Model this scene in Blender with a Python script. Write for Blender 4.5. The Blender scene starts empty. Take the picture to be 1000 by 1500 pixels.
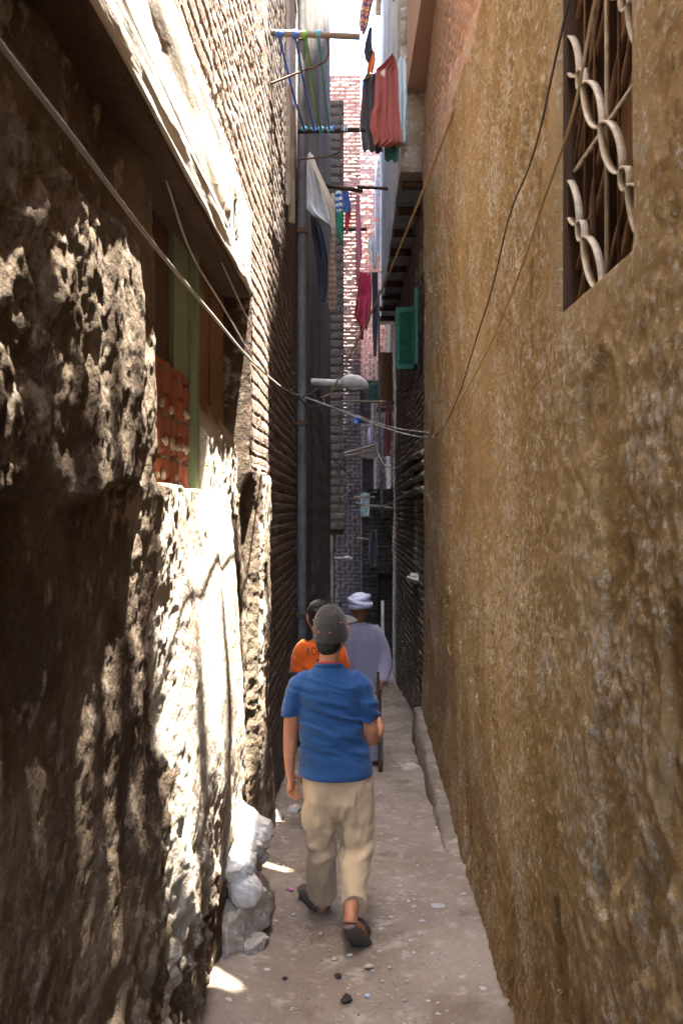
import bpy, math, random
import numpy as np
from mathutils import Vector
from mathutils.bvhtree import BVHTree
random.seed(7); rng = np.random.default_rng(7)
S = bpy.context.scene
COL = S.collection
F = 1144.0; CAMZ = 1.7

# ------------------------------------------------------------------ helpers
def W(px, py, Y):
    return Vector(((px-500)/F*Y, Y, CAMZ-(py-750)/F*Y))
def ground_z(Y):
    Y = np.asarray(Y, float)
    return np.where(Y < 4, -0.07*Y, np.where(Y < 15, -0.28-0.115*(Y-4), -1.545))
def GP(px, py):
    k = (py-750)/F
    lo, hi = 1.0, 22.0
    for _ in range(50):
        m = .5*(lo+hi)
        if CAMZ-k*m > float(ground_z(m)): lo = m
        else: hi = m
    return W(px, py, lo)
def sm(x, a, b):
    t = np.clip((np.asarray(x, float)-a)/(b-a), 0, 1)
    return t*t*(3-2*t)
def band(x, a, b, w):
    return sm(x, a-w, a+w)*(1-sm(x, b-w, b+w))
def _h(ix, iy, s):
    ix = ix.astype(np.int64).astype(np.uint32); iy = iy.astype(np.int64).astype(np.uint32)
    h = ix*np.uint32(374761393)+iy*np.uint32(668265263)+np.uint32((s*144269504) & 0xffffffff)
    h = (h ^ (h >> np.uint32(13)))*np.uint32(1274126177)
    h = (h ^ (h >> np.uint32(15)))*np.uint32(2246822519)
    return (h ^ (h >> np.uint32(16))).astype(np.float64)/4294967295.0
def vn(x, y, s=0):
    x, y = np.broadcast_arrays(np.asarray(x, float), np.asarray(y, float))
    ix, iy = np.floor(x), np.floor(y)
    fx, fy = x-ix, y-iy
    fx = fx*fx*(3-2*fx); fy = fy*fy*(3-2*fy)
    a = _h(ix, iy, s); b = _h(ix+1, iy, s); c = _h(ix, iy+1, s); d = _h(ix+1, iy+1, s)
    return (a*(1-fx)+b*fx)*(1-fy)+(c*(1-fx)+d*fx)*fy-.5
def fbm(x, y, s=0, o=4, g=.5):
    r, a = 0, 1.0
    for i in range(o):
        r = r+a*vn(x*2**i+i*17.3, y*2**i+i*5.7, s+i*11); a *= g
    return r
def bricks(u, v, bw, bh, m, seed=0):
    """height map of a brick face: 0 in the joints, about 1 on each brick, each brick set in or out by its own amount"""
    u = u+.012*fbm(u*6, v*6, seed+5, 2); v = v+.012*fbm(u*4, v*4, seed+9, 2)
    r = np.floor(v/bh); uu = u/bw+.5*np.mod(r, 2)+.12*_h(r, r*0, seed)
    c = np.floor(uu)
    fu = (uu-c)*bw; fv = v-r*bh
    e = np.minimum(np.minimum(fu, bw-fu), np.minimum(fv, bh-fv))
    return sm(e, m*.4, m*1.6)*(.72+.5*_h(c, r, seed+3))

def mk(name, V, quads=None, ngons=(), mat=None, parent=None, uv=None, smooth=True):
    me = bpy.data.meshes.new(name)
    V = np.asarray(V, np.float32).reshape(-1, 3)
    li, st = [], []
    n = 0
    if quads is not None and len(quads):
        q = np.asarray(quads, np.int32); k = q.shape[1]
        li.append(q.ravel()); st.append(np.arange(len(q), dtype=np.int32)*k); n = q.size
    for g in ngons:
        li.append(np.asarray(g, np.int32)); st.append(np.array([n], np.int32)); n += len(g)
    L = np.concatenate(li); P = np.concatenate(st)
    me.vertices.add(len(V)); me.vertices.foreach_set('co', V.ravel())
    me.loops.add(len(L)); me.loops.foreach_set('vertex_index', L)
    me.polygons.add(len(P)); me.polygons.foreach_set('loop_start', P)
    me.update(calc_edges=True)
    if uv is not None:
        l = me.uv_layers.new(name='UVMap')
        l.data.foreach_set('uv', np.asarray(uv, np.float32)[L].ravel())
    if smooth: me.polygons.foreach_set('use_smooth', np.ones(len(P), bool))
    me.validate()
    if mat: me.materials.append(mat)
    o = bpy.data.objects.new(name, me); COL.objects.link(o)
    if parent: attach(o, parent)
    return o
def attach(o, p):
    bpy.context.view_layer.update()
    o.parent = p; o.matrix_parent_inverse = p.matrix_world.inverted()
def tag(o, label=None, cat=None, group=None, kind=None):
    if label: o['label'] = label
    if cat: o['category'] = cat
    if group: o['group'] = group
    if kind: o['kind'] = kind
    return o
def empty(name, loc, label, cat, group=None):
    o = bpy.data.objects.new(name, None); COL.objects.link(o); o.location = loc
    o.empty_display_size = .1
    bpy.context.view_layer.update()
    return tag(o, label, cat, group)
def gridq(nu, nv, flip=False):
    i, j = np.meshgrid(np.arange(nu-1), np.arange(nv-1), indexing='ij')
    a = (i*nv+j).ravel(); b = a+nv; c = b+1; d = a+1
    return np.stack([a, b, c, d] if not flip else [a, d, c, b], 1)
def slab(name, us, vs, fn, back, mat, parent=None, flip=False, zf=None):
    """a closed block: a displaced front sheet (us along it, vs up) closed round the edge to a back face."""
    U, Vv = np.meshgrid(us, vs, indexing='ij')
    P = fn(U, Vv); nu, nv = U.shape
    V = P.reshape(-1, 3); uv = np.stack([U, Vv], -1).reshape(-1, 2)
    q = gridq(nu, nv, flip)
    ids = np.arange(nu*nv).reshape(nu, nv)
    loop = np.concatenate([ids[:, 0], ids[-1, 1:], ids[-2::-1, -1], ids[0, -2:0:-1]])
    B = V[loop].copy()
    if back[0] == 'x': B[:, 0] = back[1]
    else: B[:, 1] = back[1]
    n0 = len(V); m = len(loop)
    j = np.arange(m); k = (j+1) % m
    sk = np.stack([loop[j], n0+j, n0+k, loop[k]], 1) if not flip else np.stack([loop[j], loop[k], n0+k, n0+j], 1)
    ng = list(range(n0+m-1, n0-1, -1)) if not flip else list(range(n0, n0+m))
    uvb = uv[loop]+np.array([.37, .11])
    o = mk(name, np.concatenate([V, B]), np.concatenate([q, sk]), [ng], mat, parent, np.concatenate([uv, uvb]))
    f = np.ones(len(o.data.polygons), bool); f[len(q):] = False
    o.data.polygons.foreach_set('use_smooth', f)
    return o
def box(name, a, b, mat, parent=None, bev=.004, jit=0):
    a = np.minimum(a, b) if False else np.array(a, float); b = np.array(b, float)
    lo = np.minimum(a, b); hi = np.maximum(a, b)
    V = [(x, y, z) for x in (lo[0], hi[0]) for y in (lo[1], hi[1]) for z in (lo[2], hi[2])]
    Q = [(0, 1, 3, 2), (4, 6, 7, 5), (0, 4, 5, 1), (2, 3, 7, 6), (0, 2, 6, 4), (1, 5, 7, 3)]
    return poly(name, V, Q, mat, parent, bev)
def poly(name, V, Q, mat, parent=None, bev=.004):
    import bmesh
    bm = bmesh.new()
    vs = [bm.verts.new(v) for v in V]
    for f in Q: bm.faces.new([vs[i] for i in f])
    bmesh.ops.recalc_face_normals(bm, faces=bm.faces)
    if bev: bmesh.ops.bevel(bm, geom=list(bm.edges), offset=bev, segments=2, affect='EDGES', clamp_overlap=True)
    me = bpy.data.meshes.new(name); bm.to_mesh(me); bm.free()
    if mat: me.materials.append(mat)
    o = bpy.data.objects.new(name, me); COL.objects.link(o)
    if parent: attach(o, parent)
    return o
def prism(name, pts, axis, a, b, mat, parent=None, bev=.004):
    """closed polygon pts (2-D) extruded along axis 'x' or 'y' from a to b"""
    n = len(pts)
    V = [((t, p[0], p[1]) if axis == 'x' else (p[0], t, p[1])) for t in (a, b) for p in pts]
    Q = [tuple(range(n)), tuple(range(2*n-1, n-1, -1))]+[(i, (i+1) % n, n+(i+1) % n, n+i) for i in range(n)]
    return poly(name, V, Q, mat, parent, bev)
def boxes(name, lst, mat, parent=None, bev=.002):
    V, Q = [], []
    for a, b in lst:
        lo = np.minimum(a, b); hi = np.maximum(a, b); k = len(V)
        V += [(x, y, z) for x in (lo[0], hi[0]) for y in (lo[1], hi[1]) for z in (lo[2], hi[2])]
        Q += [tuple(k+i for i in f) for f in [(0, 1, 3, 2), (4, 6, 7, 5), (0, 4, 5, 1), (2, 3, 7, 6), (0, 2, 6, 4), (1, 5, 7, 3)]]
    return poly(name, V, Q, mat, parent, bev)
def spline(pts, n):
    pts = [Vector(p) for p in pts]
    if len(pts) == 2: return [pts[0].lerp(pts[1], i/n) for i in range(n+1)]
    P = [pts[0]*2-pts[1]]+pts+[pts[-1]*2-pts[-2]]
    out = []
    for i in range(1, len(P)-2):
        for k in range(n):
            t = k/n; a, b, c, d = P[i-1:i+3]
            out.append(.5*((2*b)+(c-a)*t+(2*a-5*b+4*c-d)*t*t+(3*b-a-3*c+d)*t**3))
    return out+[pts[-1]]
def tube_geo(rings, seg=12, ref=Vector((1, 0, 0))):
    """rings: (point, half width a, half depth b); closed lofted tube"""
    P = [Vector(r[0]) for r in rings]; n = len(P)
    V, Q = [], []
    for i in range(n):
        t = (P[min(i+1, n-1)]-P[max(i-1, 0)]).normalized()
        r = ref if abs(t.dot(ref)) < .93 else Vector((0, 0, 1))
        s = (r-r.dot(t)*t).normalized(); w = t.cross(s)
        for k in range(seg):
            a = 2*math.pi*k/seg
            V.append(P[i]+s*math.cos(a)*rings[i][1]+w*math.sin(a)*rings[i][2])
    for i in range(n-1):
        for k in range(seg):
            Q.append((i*seg+k, i*seg+(k+1) % seg, (i+1)*seg+(k+1) % seg, (i+1)*seg+k))
    NG = [tuple(range(seg-1, -1, -1)), tuple((n-1)*seg+k for k in range(seg))]
    return V, Q, NG
def rod(name, pts, r, mat, parent=None, seg=8, n=8, curve=True):
    pp = spline(pts, n) if curve and len(pts) > 2 else [Vector(p) for p in pts]
    rr = r if callable(r) else (lambda t: r)
    m = len(pp)
    V, Q, NG = tube_geo([(p, rr(i/(m-1)), rr(i/(m-1))) for i, p in enumerate(pp)], seg)
    return mk(name, [tuple(v) for v in V], Q, NG, mat, parent)
def multi(name, parts, mat, parent=None):
    V, Q, NG = [], [], []
    for v, q, g in parts:
        k = len(V); V += [tuple(x) for x in v]
        Q += [tuple(k+i for i in f) for f in q]; NG += [tuple(k+i for i in f) for f in g]
    return mk(name, V, Q, NG, mat, parent)
def blob(name, tubes, voxel, mat, parent=None, smooth=3, disp=None, seg=18):
    """tubes (and ellipsoids) merged into ONE continuous surface"""
    parts = []
    for t in tubes:
        rings = []
        if len(t) > 2 and len(t[0]) == 3:
            # densify
            for i in range(len(t)-1):
                a, b = t[i], t[i+1]
                for k in range(4):
                    u = k/4
                    rings.append((Vector(a[0]).lerp(Vector(b[0]), u), a[1]+(b[1]-a[1])*u, a[2]+(b[2]-a[2])*u))
            rings.append(t[-1])
        else: rings = t
        parts.append(tube_geo(rings, seg))
    o = multi(name, parts, mat)
    m = o.modifiers.new('r', 'REMESH'); m.mode = 'VOXEL'; m.voxel_size = voxel
    if smooth:
        s = o.modifiers.new('s', 'SMOOTH'); s.iterations = smooth; s.factor = .5
    dg = bpy.context.evaluated_depsgraph_get()
    me = bpy.data.meshes.new_from_object(o.evaluated_get(dg), depsgraph=dg)
    old = o.data; o.modifiers.clear(); o.data = me; bpy.data.meshes.remove(old)
    o.data.name = name
    n = len(me.vertices)
    if disp:
        co = np.empty(n*3, np.float32); me.vertices.foreach_get('co', co); co = co.reshape(-1, 3)
        no = np.empty(n*3, np.float32); me.vertices.foreach_get('normal', no); no = no.reshape(-1, 3)
        co = co+no*disp(co[:, 0], co[:, 1], co[:, 2])[:, None]
        me.vertices.foreach_set('co', co.astype(np.float32).ravel()); me.update()
    me.polygons.foreach_set('use_smooth', np.ones(len(me.polygons), bool))
    if mat and not me.materials: me.materials.append(mat)
    if parent: attach(o, parent)
    return o
def ell(c, rx, ry, rz, n=8):
    c = Vector(c)
    out = []
    for i in range(n+1):
        a = -math.pi/2+math.pi*i/n
        k = max(math.cos(a), .04)
        out.append((c+Vector((0, 0, rz*math.sin(a))), rx*k, ry*k))
    return [x for x in out] if n != 2 else out
def lump(name, c, r, mat, parent=None, seed=0, amp=.3, sub=4, flat=None, cut=0):
    import bmesh
    bm = bmesh.new(); bmesh.ops.create_icosphere(bm, subdivisions=sub, radius=1)
    co = np.array([v.co[:] for v in bm.verts])
    d = 1+amp*(fbm(co[:, 0]*1.3+seed*3.1+co[:, 2]*.7, co[:, 1]*1.3+co[:, 2]*1.1, seed, 5, .55))
    d = d+amp*.25*np.abs(fbm(co[:, 0]*5+co[:, 2]*3, co[:, 1]*5-co[:, 2]*4, seed+7, 3))
    if cut:
        g_ = np.random.default_rng(seed+50)
        for _ in range(cut):
            nn = g_.normal(size=3); nn /= np.linalg.norm(nn); h_ = g_.uniform(.55, .85)
            dt = (co*d[:, None])@nn
            d = np.where(dt > h_, d*h_/np.maximum(dt, 1e-6), d)
        d = d+.11*fbm(co[:, 0]*6+co[:, 2]*2, co[:, 1]*6+co[:, 2]*3, seed+9, 4, .6)
    co = co*d[:, None]*np.array(r)
    if flat is not None: co[:, 2] = np.maximum(co[:, 2], flat)
    co = co+np.array(c)
    for v, p in zip(bm.verts, co): v.co = p
    me = bpy.data.meshes.new(name); bm.to_mesh(me); bm.free(); me.materials.append(mat)
    me.polygons.foreach_set('use_smooth', np.ones(len(me.polygons), bool))
    o = bpy.data.objects.new(name, me); COL.objects.link(o)
    if parent: attach(o, parent)
    return o

# ------------------------------------------------------------------ materials
class NT:
    def __init__(s, name):
        s.m = bpy.data.materials.new(name); s.m.use_nodes = True
        s.t = s.m.node_tree; s.b = s.t.nodes['Principled BSDF']
        s.b.inputs['Specular IOR Level'].default_value = .25
    def n(s, typ, **k):
        x = s.t.nodes.new(typ)
        for a, v in k.items():
            if a in x.inputs: x.inputs[a].default_value = v
            else: setattr(x, a, v)
        return x
    def l(s, a, b): s.t.links.new(a, b)
    def noise(s, vec, scale, detail=5, rough=.55):
        x = s.n('ShaderNodeTexNoise', Scale=scale, Detail=detail, Roughness=rough); s.l(vec, x.inputs['Vector']); return x.outputs['Fac']
    def ramp(s, fac, a, b):
        x = s.n('ShaderNodeMapRange'); x.inputs[1].default_value = a; x.inputs[2].default_value = b
        x.interpolation_type = 'SMOOTHSTEP'
        s.l(fac, x.inputs[0]); return x.outputs[0]
    def mix(s, f, a, b, mode='MIX'):
        x = s.n('ShaderNodeMix', data_type='RGBA', blend_type=mode)
        for i, v in ((0, f), (6, a), (7, b)):
            if hasattr(v, 'is_output'): s.l(v, x.inputs[i])
            elif i == 0: x.inputs[0].default_value = v
            else: x.inputs[i].default_value = (*v, 1) if len(v) == 3 else v
        return x.outputs[2]
    def math(s, op, a, b):
        x = s.n('ShaderNodeMath', operation=op)
        for i, v in ((0, a), (1, b)):
            if hasattr(v, 'is_output'): s.l(v, x.inputs[i])
            else: x.inputs[i].default_value = v
        return x.outputs[0]
    def obj(s, scale=(1, 1, 1)):
        c = s.n('ShaderNodeNewGeometry'); m = s.n('ShaderNodeMapping'); m.inputs['Scale'].default_value = scale
        s.l(c.outputs['Position'], m.inputs['Vector']); return m.outputs[0]
    def bump(s, h, strength, dist, prev=None):
        x = s.n('ShaderNodeBump', Strength=strength, Distance=dist); s.l(h, x.inputs['Height'])
        if prev is not None: s.l(prev, x.inputs['Normal'])
        return x.outputs[0]
    def out(s, col, rough=.9, nrm=None):
        if hasattr(col, 'is_output'): s.l(col, s.b.inputs['Base Color'])
        else: s.b.inputs['Base Color'].default_value = (*col, 1)
        if hasattr(rough, 'is_output'): s.l(rough, s.b.inputs['Roughness'])
        else: s.b.inputs['Roughness'].default_value = rough
        if nrm is not None: s.l(nrm, s.b.inputs['Normal'])
        return s.m
def plaster(name, base, dark, pale, s_big=1.2, s_fine=28, stretch=(1, 1, 1), pale_at=(.56, .66), dark_at=(.42, .62), bs=.6, bd=.012, fine=90, spots=None):
    k = NT(name); v = k.obj(stretch); v1 = k.obj()
    a = k.noise(v, s_big, 6, .6); c = k.mix(k.ramp(a, *dark_at), dark, base)
    b = k.noise(v, s_fine, 6, .65); b2 = k.noise(v, s_big*2.3, 4, .6)
    bb = k.math('ADD', k.math('MULTIPLY', b, .62), k.math('MULTIPLY', b2, .38))
    c = k.mix(k.ramp(bb, *pale_at), c, pale)
    f = k.noise(v1, fine, 4, .7)
    c = k.mix(.5, c, k.mix(f, (.25, .25, .25), (.85, .85, .85)), 'OVERLAY')
    n = k.bump(b, bs, bd*2); n = k.bump(f, bs*.8, bd*.5, n)
    return k.out(c, .93, n)
def brickmat(name, c1, c2, mortar, bw=.22, bh=.075, ms=.011, dirt=(.5, .62), dirtc=(.12, .1, .085), bump=.7, shade_below=None):
    k = NT(name); u = k.n('ShaderNodeUVMap', uv_map='UVMap').outputs[0]
    p = k.obj(); nz = k.n('ShaderNodeTexNoise', Scale=7, Detail=3); k.l(p, nz.inputs['Vector'])
    vm = k.n('ShaderNodeVectorMath', operation='MULTIPLY_ADD'); vm.inputs[1].default_value = (.03, .03, 0)
    k.l(nz.outputs['Color'], vm.inputs[0]); k.l(u, vm.inputs[2])
    b = k.n('ShaderNodeTexBrick', Scale=1.0); b.inputs['Brick Width'].default_value = bw; b.inputs['Row Height'].default_value = bh
    b.inputs['Mortar Size'].default_value = ms; b.inputs['Mortar Smooth'].default_value = .4; b.inputs['Bias'].default_value = .0
    b.inputs['Color1'].default_value = (*c1, 1); b.inputs['Color2'].default_value = (*c2, 1); b.inputs['Mortar'].default_value = (*mortar, 1)
    k.l(vm.outputs[0], b.inputs['Vector'])
    a = k.noise(p, 2.2, 6, .65); f = k.noise(p, 45, 4, .7)
    c = k.mix(k.ramp(a, *dirt), b.outputs['Color'], dirtc)
    if shade_below:  # darkens the wall below a height, shade put into the colour
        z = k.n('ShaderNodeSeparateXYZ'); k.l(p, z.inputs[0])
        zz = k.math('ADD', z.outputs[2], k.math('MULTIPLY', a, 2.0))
        c = k.mix(k.ramp(zz, shade_below[1]+1.2, shade_below[1]-.8), c, k.mix(.92, c, shade_below[0]))
    c = k.mix(.45, c, k.mix(f, (.25, .25, .25), (.85, .85, .85)), 'OVERLAY')
    inv = k.math('SUBTRACT', 1.0, b.outputs['Fac'])
    n = k.bump(inv, bump, .02); n = k.bump(f, .6, .008, n)
    return k.out(c, .92, n)
def wood(name, c1, c2, axis=(8, 8, .8), rough=.8, boards=None):
    k = NT(name); v = k.obj(axis)
    a = k.noise(v, 5, 6, .7); c = k.mix(k.ramp(a, .3, .7), c1, c2)
    f = k.noise(k.obj(), 40, 4, .7); c = k.mix(.35, c, k.mix(f, (.2, .2, .2), (.85, .85, .85)), 'OVERLAY')
    return k.out(c, rough, k.bump(a, .5, .006))
def cloth(name, c, c2=None, sc=9, rough=.95, stripes=None):
    k = NT(name); p = k.obj()
    a = k.noise(p, sc, 4, .6)
    col = k.mix(k.ramp(a, .3, .75), c, c2 or tuple(x*.82 for x in c))
    if stripes:
        u = k.n('ShaderNodeUVMap', uv_map='UVMap').outputs[0]; s = k.n('ShaderNodeSeparateXYZ'); k.l(u, s.inputs[0])
        src = s.outputs[1]
        if stripes[2] == 'xy':
            w1 = k.math('FRACT', k.math('MULTIPLY', s.outputs[0], stripes[1]*.5), 0); w2 = k.math('FRACT', k.math('MULTIPLY', s.outputs[1], stripes[1]), 0)
            w = k.math('MAXIMUM', k.ramp(w1, .62, .66), k.ramp(w2, .62, .66))
        else:
            w = k.ramp(k.math('FRACT', k.math('MULTIPLY', src, stripes[1]), 0), .46, .54)
        col = k.mix(w, col, stripes[0])
        if len(stripes) > 3:
            w3 = k.ramp(k.math('FRACT', k.math('MULTIPLY', src, stripes[1]*.5), 0), .86, .9); col = k.mix(w3, col, stripes[3])
    f = k.noise(p, 260, 2, .6); b = k.noise(k.obj((1, 1, .5)), 22, 3, .5)
    k.b.inputs['Sheen Weight'].default_value = .15
    return k.out(col, rough, k.bump(f, .25, .002, k.bump(b, .35, .012)))
def simple(name, c, rough=.6, metal=0, var=.25, sc=14, bump=.15):
    k = NT(name); p = k.obj(); a = k.noise(p, sc, 5, .65)
    k.b.inputs['Metallic'].default_value = metal
    return k.out(k.mix(k.ramp(a, .35, .7), c, tuple(x*(1-var) for x in c)), rough, k.bump(a, bump, .006))

M = {}
M['left'] = plaster('rough_mud_plaster', (.155, .117, .08), (.055, .035, .022), (.24, .20, .155), 1.4, 16, (1, 1, .8), (.53, .62), (.4, .62), .9, .02)
M['sunlitplaster'] = plaster('sunlit_pale_plaster', (.33, .29, .235), (.21, .165, .12), (.42, .385, .33), 1.6, 18, (1, 1, .9), (.52, .62), (.36, .56), .8, .014)  # sunlit tone put into the colour of the bright wall patches
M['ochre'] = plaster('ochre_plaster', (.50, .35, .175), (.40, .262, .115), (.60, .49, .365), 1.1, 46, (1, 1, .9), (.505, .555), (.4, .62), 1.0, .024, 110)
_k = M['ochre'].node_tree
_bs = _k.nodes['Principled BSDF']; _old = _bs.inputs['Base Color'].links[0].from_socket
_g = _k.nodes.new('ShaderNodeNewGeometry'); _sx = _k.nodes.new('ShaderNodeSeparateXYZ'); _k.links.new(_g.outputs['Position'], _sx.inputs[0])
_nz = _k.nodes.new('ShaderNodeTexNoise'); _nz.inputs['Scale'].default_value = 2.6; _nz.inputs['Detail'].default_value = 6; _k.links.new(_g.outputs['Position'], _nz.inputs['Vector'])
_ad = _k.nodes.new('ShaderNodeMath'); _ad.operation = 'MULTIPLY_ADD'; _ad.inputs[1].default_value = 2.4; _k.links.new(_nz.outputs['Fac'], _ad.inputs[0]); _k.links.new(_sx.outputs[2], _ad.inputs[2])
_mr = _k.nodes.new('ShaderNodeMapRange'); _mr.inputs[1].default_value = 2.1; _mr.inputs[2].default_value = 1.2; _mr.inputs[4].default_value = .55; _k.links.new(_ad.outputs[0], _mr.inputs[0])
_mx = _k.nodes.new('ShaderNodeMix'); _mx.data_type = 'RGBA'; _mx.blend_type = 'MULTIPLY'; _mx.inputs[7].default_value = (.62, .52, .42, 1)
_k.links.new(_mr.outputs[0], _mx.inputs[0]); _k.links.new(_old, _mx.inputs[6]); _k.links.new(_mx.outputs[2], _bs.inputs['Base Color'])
M['grayplaster'] = plaster('grey_cement_render', (.21, .19, .175), (.14, .125, .115), (.27, .245, .23), .9, 12, (1, 1, .3), (.55, .7), (.4, .6), .4, .01)
M['smooth'] = plaster('whitewashed_timber', (.46, .425, .37), (.30, .25, .20), (.56, .53, .48), 2, 14, (1, .25, 1), (.5, .62), (.38, .55), .5, .008)
M['midbrick'] = brickmat('dark_brown_brick', (.15, .105, .08), (.115, .085, .066), (.085, .07, .06), .23, .085, .012, (.5, .65), (.09, .072, .06))  # dark brown brick, joints darker still
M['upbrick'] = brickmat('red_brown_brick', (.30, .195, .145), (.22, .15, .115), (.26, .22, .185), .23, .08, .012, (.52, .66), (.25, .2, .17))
M['pier'] = brickmat('grey_brown_brick', (.165, .125, .10), (.135, .105, .085), (.09, .075, .068), .5, .17, .02, (.5, .65), (.16, .13, .11))
M['pink'] = brickmat('pink_brick', (.46, .24, .19), (.38, .20, .165), (.36, .31, .29), .24, .085, .012, (.56, .7), (.30, .25, .23), .8, ((.05, .048, .052), 6.5))  # lower part darkened in the colour as alley shade
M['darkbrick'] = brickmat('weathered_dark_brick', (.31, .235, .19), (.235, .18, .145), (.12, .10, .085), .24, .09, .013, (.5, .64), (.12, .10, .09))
M['shadebrick'] = brickmat('shade_black_brick', (.085, .068, .058), (.065, .055, .048), (.045, .04, .036), .24, .09, .013, (.5, .64), (.05, .043, .038))  # near-black brick, far-end shade put into its colour
M['ochbrick'] = brickmat('bare_ochre_brick', (.40, .25, .17), (.33, .21, .15), (.40, .33, .26), .23, .08, .012, (.55, .68), (.33, .25, .18))
M['redbrick'] = brickmat('red_infill_brick', (.26, .075, .040), (.20, .058, .034), (.17, .135, .10), .115, .16, .008, (.6, .75), (.2, .1, .06))
M['stone'] = plaster('pale_stone', (.40, .35, .29), (.28, .24, .19), (.5, .46, .41), 2.4, 18, (1, 1, 1), (.52, .64), (.4, .6), .8, .015)
M['ledge'] = plaster('dusty_ledge_stone', (.25, .205, .16), (.17, .135, .10), (.33, .285, .235), 2.4, 22, (1, 1, 1), (.52, .64), (.4, .6), .8, .015)
M['white_stone'] = plaster('limewashed_stone', (.56, .53, .49), (.42, .38, .34), (.64, .62, .59), 3, 20, (1, 1, 1), (.52, .64), (.4, .55), .7, .012)
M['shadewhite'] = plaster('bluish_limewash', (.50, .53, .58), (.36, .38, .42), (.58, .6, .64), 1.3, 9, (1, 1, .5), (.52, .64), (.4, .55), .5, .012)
M['oldwood'] = wood('old_brown_boards', (.20, .105, .055), (.10, .055, .03))
M['darkwood'] = wood('dark_boards', (.075, .042, .025), (.04, .022, .014))
M['greywood'] = wood('weathered_pole_wood', (.30, .24, .18), (.19, .15, .11), (.8, 8, 8))
M['green'] = wood('worn_green_paint', (.12, .165, .095), (.17, .185, .115))
M['shutter_green'] = simple('green_shutter_paint', (.025, .15, .10), .6, 0, .45, 20)
M['shutter_blue'] = simple('blue_grey_shutter_paint', (.28, .38, .45), .6, 0, .3, 20)
M['iron'] = simple('cream_painted_iron', (.54, .47, .37), .5, 0, .4, 30)
M['rust'] = simple('rusty_iron', (.13, .075, .045), .7, .3, .4, 30)
M['rustbrown'] = simple('brown_rusted_strip', (.22, .13, .08), .7, .1, .4, 30)
M['cable'] = simple('dusty_black_cable', (.06, .05, .045), .6)
M['palecable'] = simple('pale_dusty_cable', (.36, .33, .30), .6)
M['ropet'] = simple('tan_rope', (.38, .27, .15), .9)
M['pipe'] = simple('grey_drainpipe_iron', (.15, .145, .14), .65, 0, .4, 9)
M['lamp'] = simple('dusty_lamp_shell', (.52, .49, .45), .6, 0, .3, 12)
M['lampglass'] = simple('dusty_lamp_glass', (.30, .30, .29), .25, 0, .2, 12)
M['black'] = simple('near_black', (.015, .014, .013), .8)

# ------------------------------------------------------------------ the ground
def ground():
    xs = np.unique(np.concatenate([np.linspace(-40, -1.4, 10), np.linspace(-1.4, -.62, 20), np.linspace(-.62, .95, 190), np.linspace(.95, 1.6, 20), np.linspace(1.6, 40, 10)]))
    ys = np.unique(np.concatenate([np.linspace(-40, -2, 12), np.linspace(-2, 2.6, 60), np.linspace(2.6, 6.2, 420), np.linspace(6.2, 16, 420), np.linspace(16, 80, 20)]))
    X, Y = np.meshgrid(xs, ys, indexing='ij')
    Z = ground_z(Y)+.0
    # soften the change of gradient
    inn = band(X, -1.2, 1.3, .2)
    Z = Z+inn*(.022*fbm(X*1.7, Y*1.2, 3, 3)+.010*fbm(X*7, Y*6, 4, 4)+.005*fbm(X*26, Y*24, 6, 3))
    # low worn rise under the wall foot on both sides and a broken edge of the upper slab
    e = 6.15+.12*fbm(X*4, X*0, 8, 3)
    Z = Z+inn*.03*(1-sm(Y, e-.05, e+.03))*band(X, .28, .62, .05)*sm(Y, 5.3, 6)
    Z = Z+inn*(.05*sm(X, .42, .72)+.06*(1-sm(X, -.62, -.34)))*(.6+.7*fbm(Y*2, X*2, 12, 3))
    V = np.stack([X, Y, Z], -1)
    k = NT('dusty_trodden_ground'); p = k.obj()
    a = k.noise(p, 1.6, 7, .62); b = k.noise(p, 9, 6, .65); f = k.noise(p, 70, 5, .7)
    c = k.mix(k.ramp(a, .36, .64), (.165, .128, .098), (.23, .188, .150))
    c = k.mix(k.ramp(b, .52, .68), c, (.29, .25, .21))
    c = k.mix(k.ramp(k.noise(p, 3.7, 5, .6), .57, .66), c, (.145, .11, .08))
    v = k.n('ShaderNodeTexVoronoi', Scale=16.0, Randomness=1.0); k.l(p, v.inputs['Vector'])
    vc = k.n('ShaderNodeSeparateXYZ'); k.l(v.outputs['Color'], vc.inputs[0])
    m = k.math('MULTIPLY', k.ramp(v.outputs['Distance'], .24, .17), k.ramp(vc.outputs[0], .91, .95))
    c = k.mix(m, c, (.36, .325, .285))
    v2 = k.n('ShaderNodeTexVoronoi', Scale=44.0, Randomness=1.0); k.l(p, v2.inputs['Vector'])
    vd = k.n('ShaderNodeSeparateXYZ'); k.l(v2.outputs['Color'], vd.inputs[0])
    m2 = k.math('MULTIPLY', k.ramp(v2.outputs['Distance'], .28, .2), k.ramp(vd.outputs[1], .92, .95))
    c = k.mix(m2, c, (.34, .30, .26))
    c = k.mix(.5, c, k.mix(f, (.22, .22, .22), (.88, .88, .88)), 'OVERLAY')
    n = k.bump(b, .5, .02); n = k.bump(f, .6, .006, n)
    mt = k.out(c, .92, n)
    o = mk('ground', V, gridq(len(xs), len(ys)), (), mt, None)
    tag(o, kind='structure')
ground()

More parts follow.
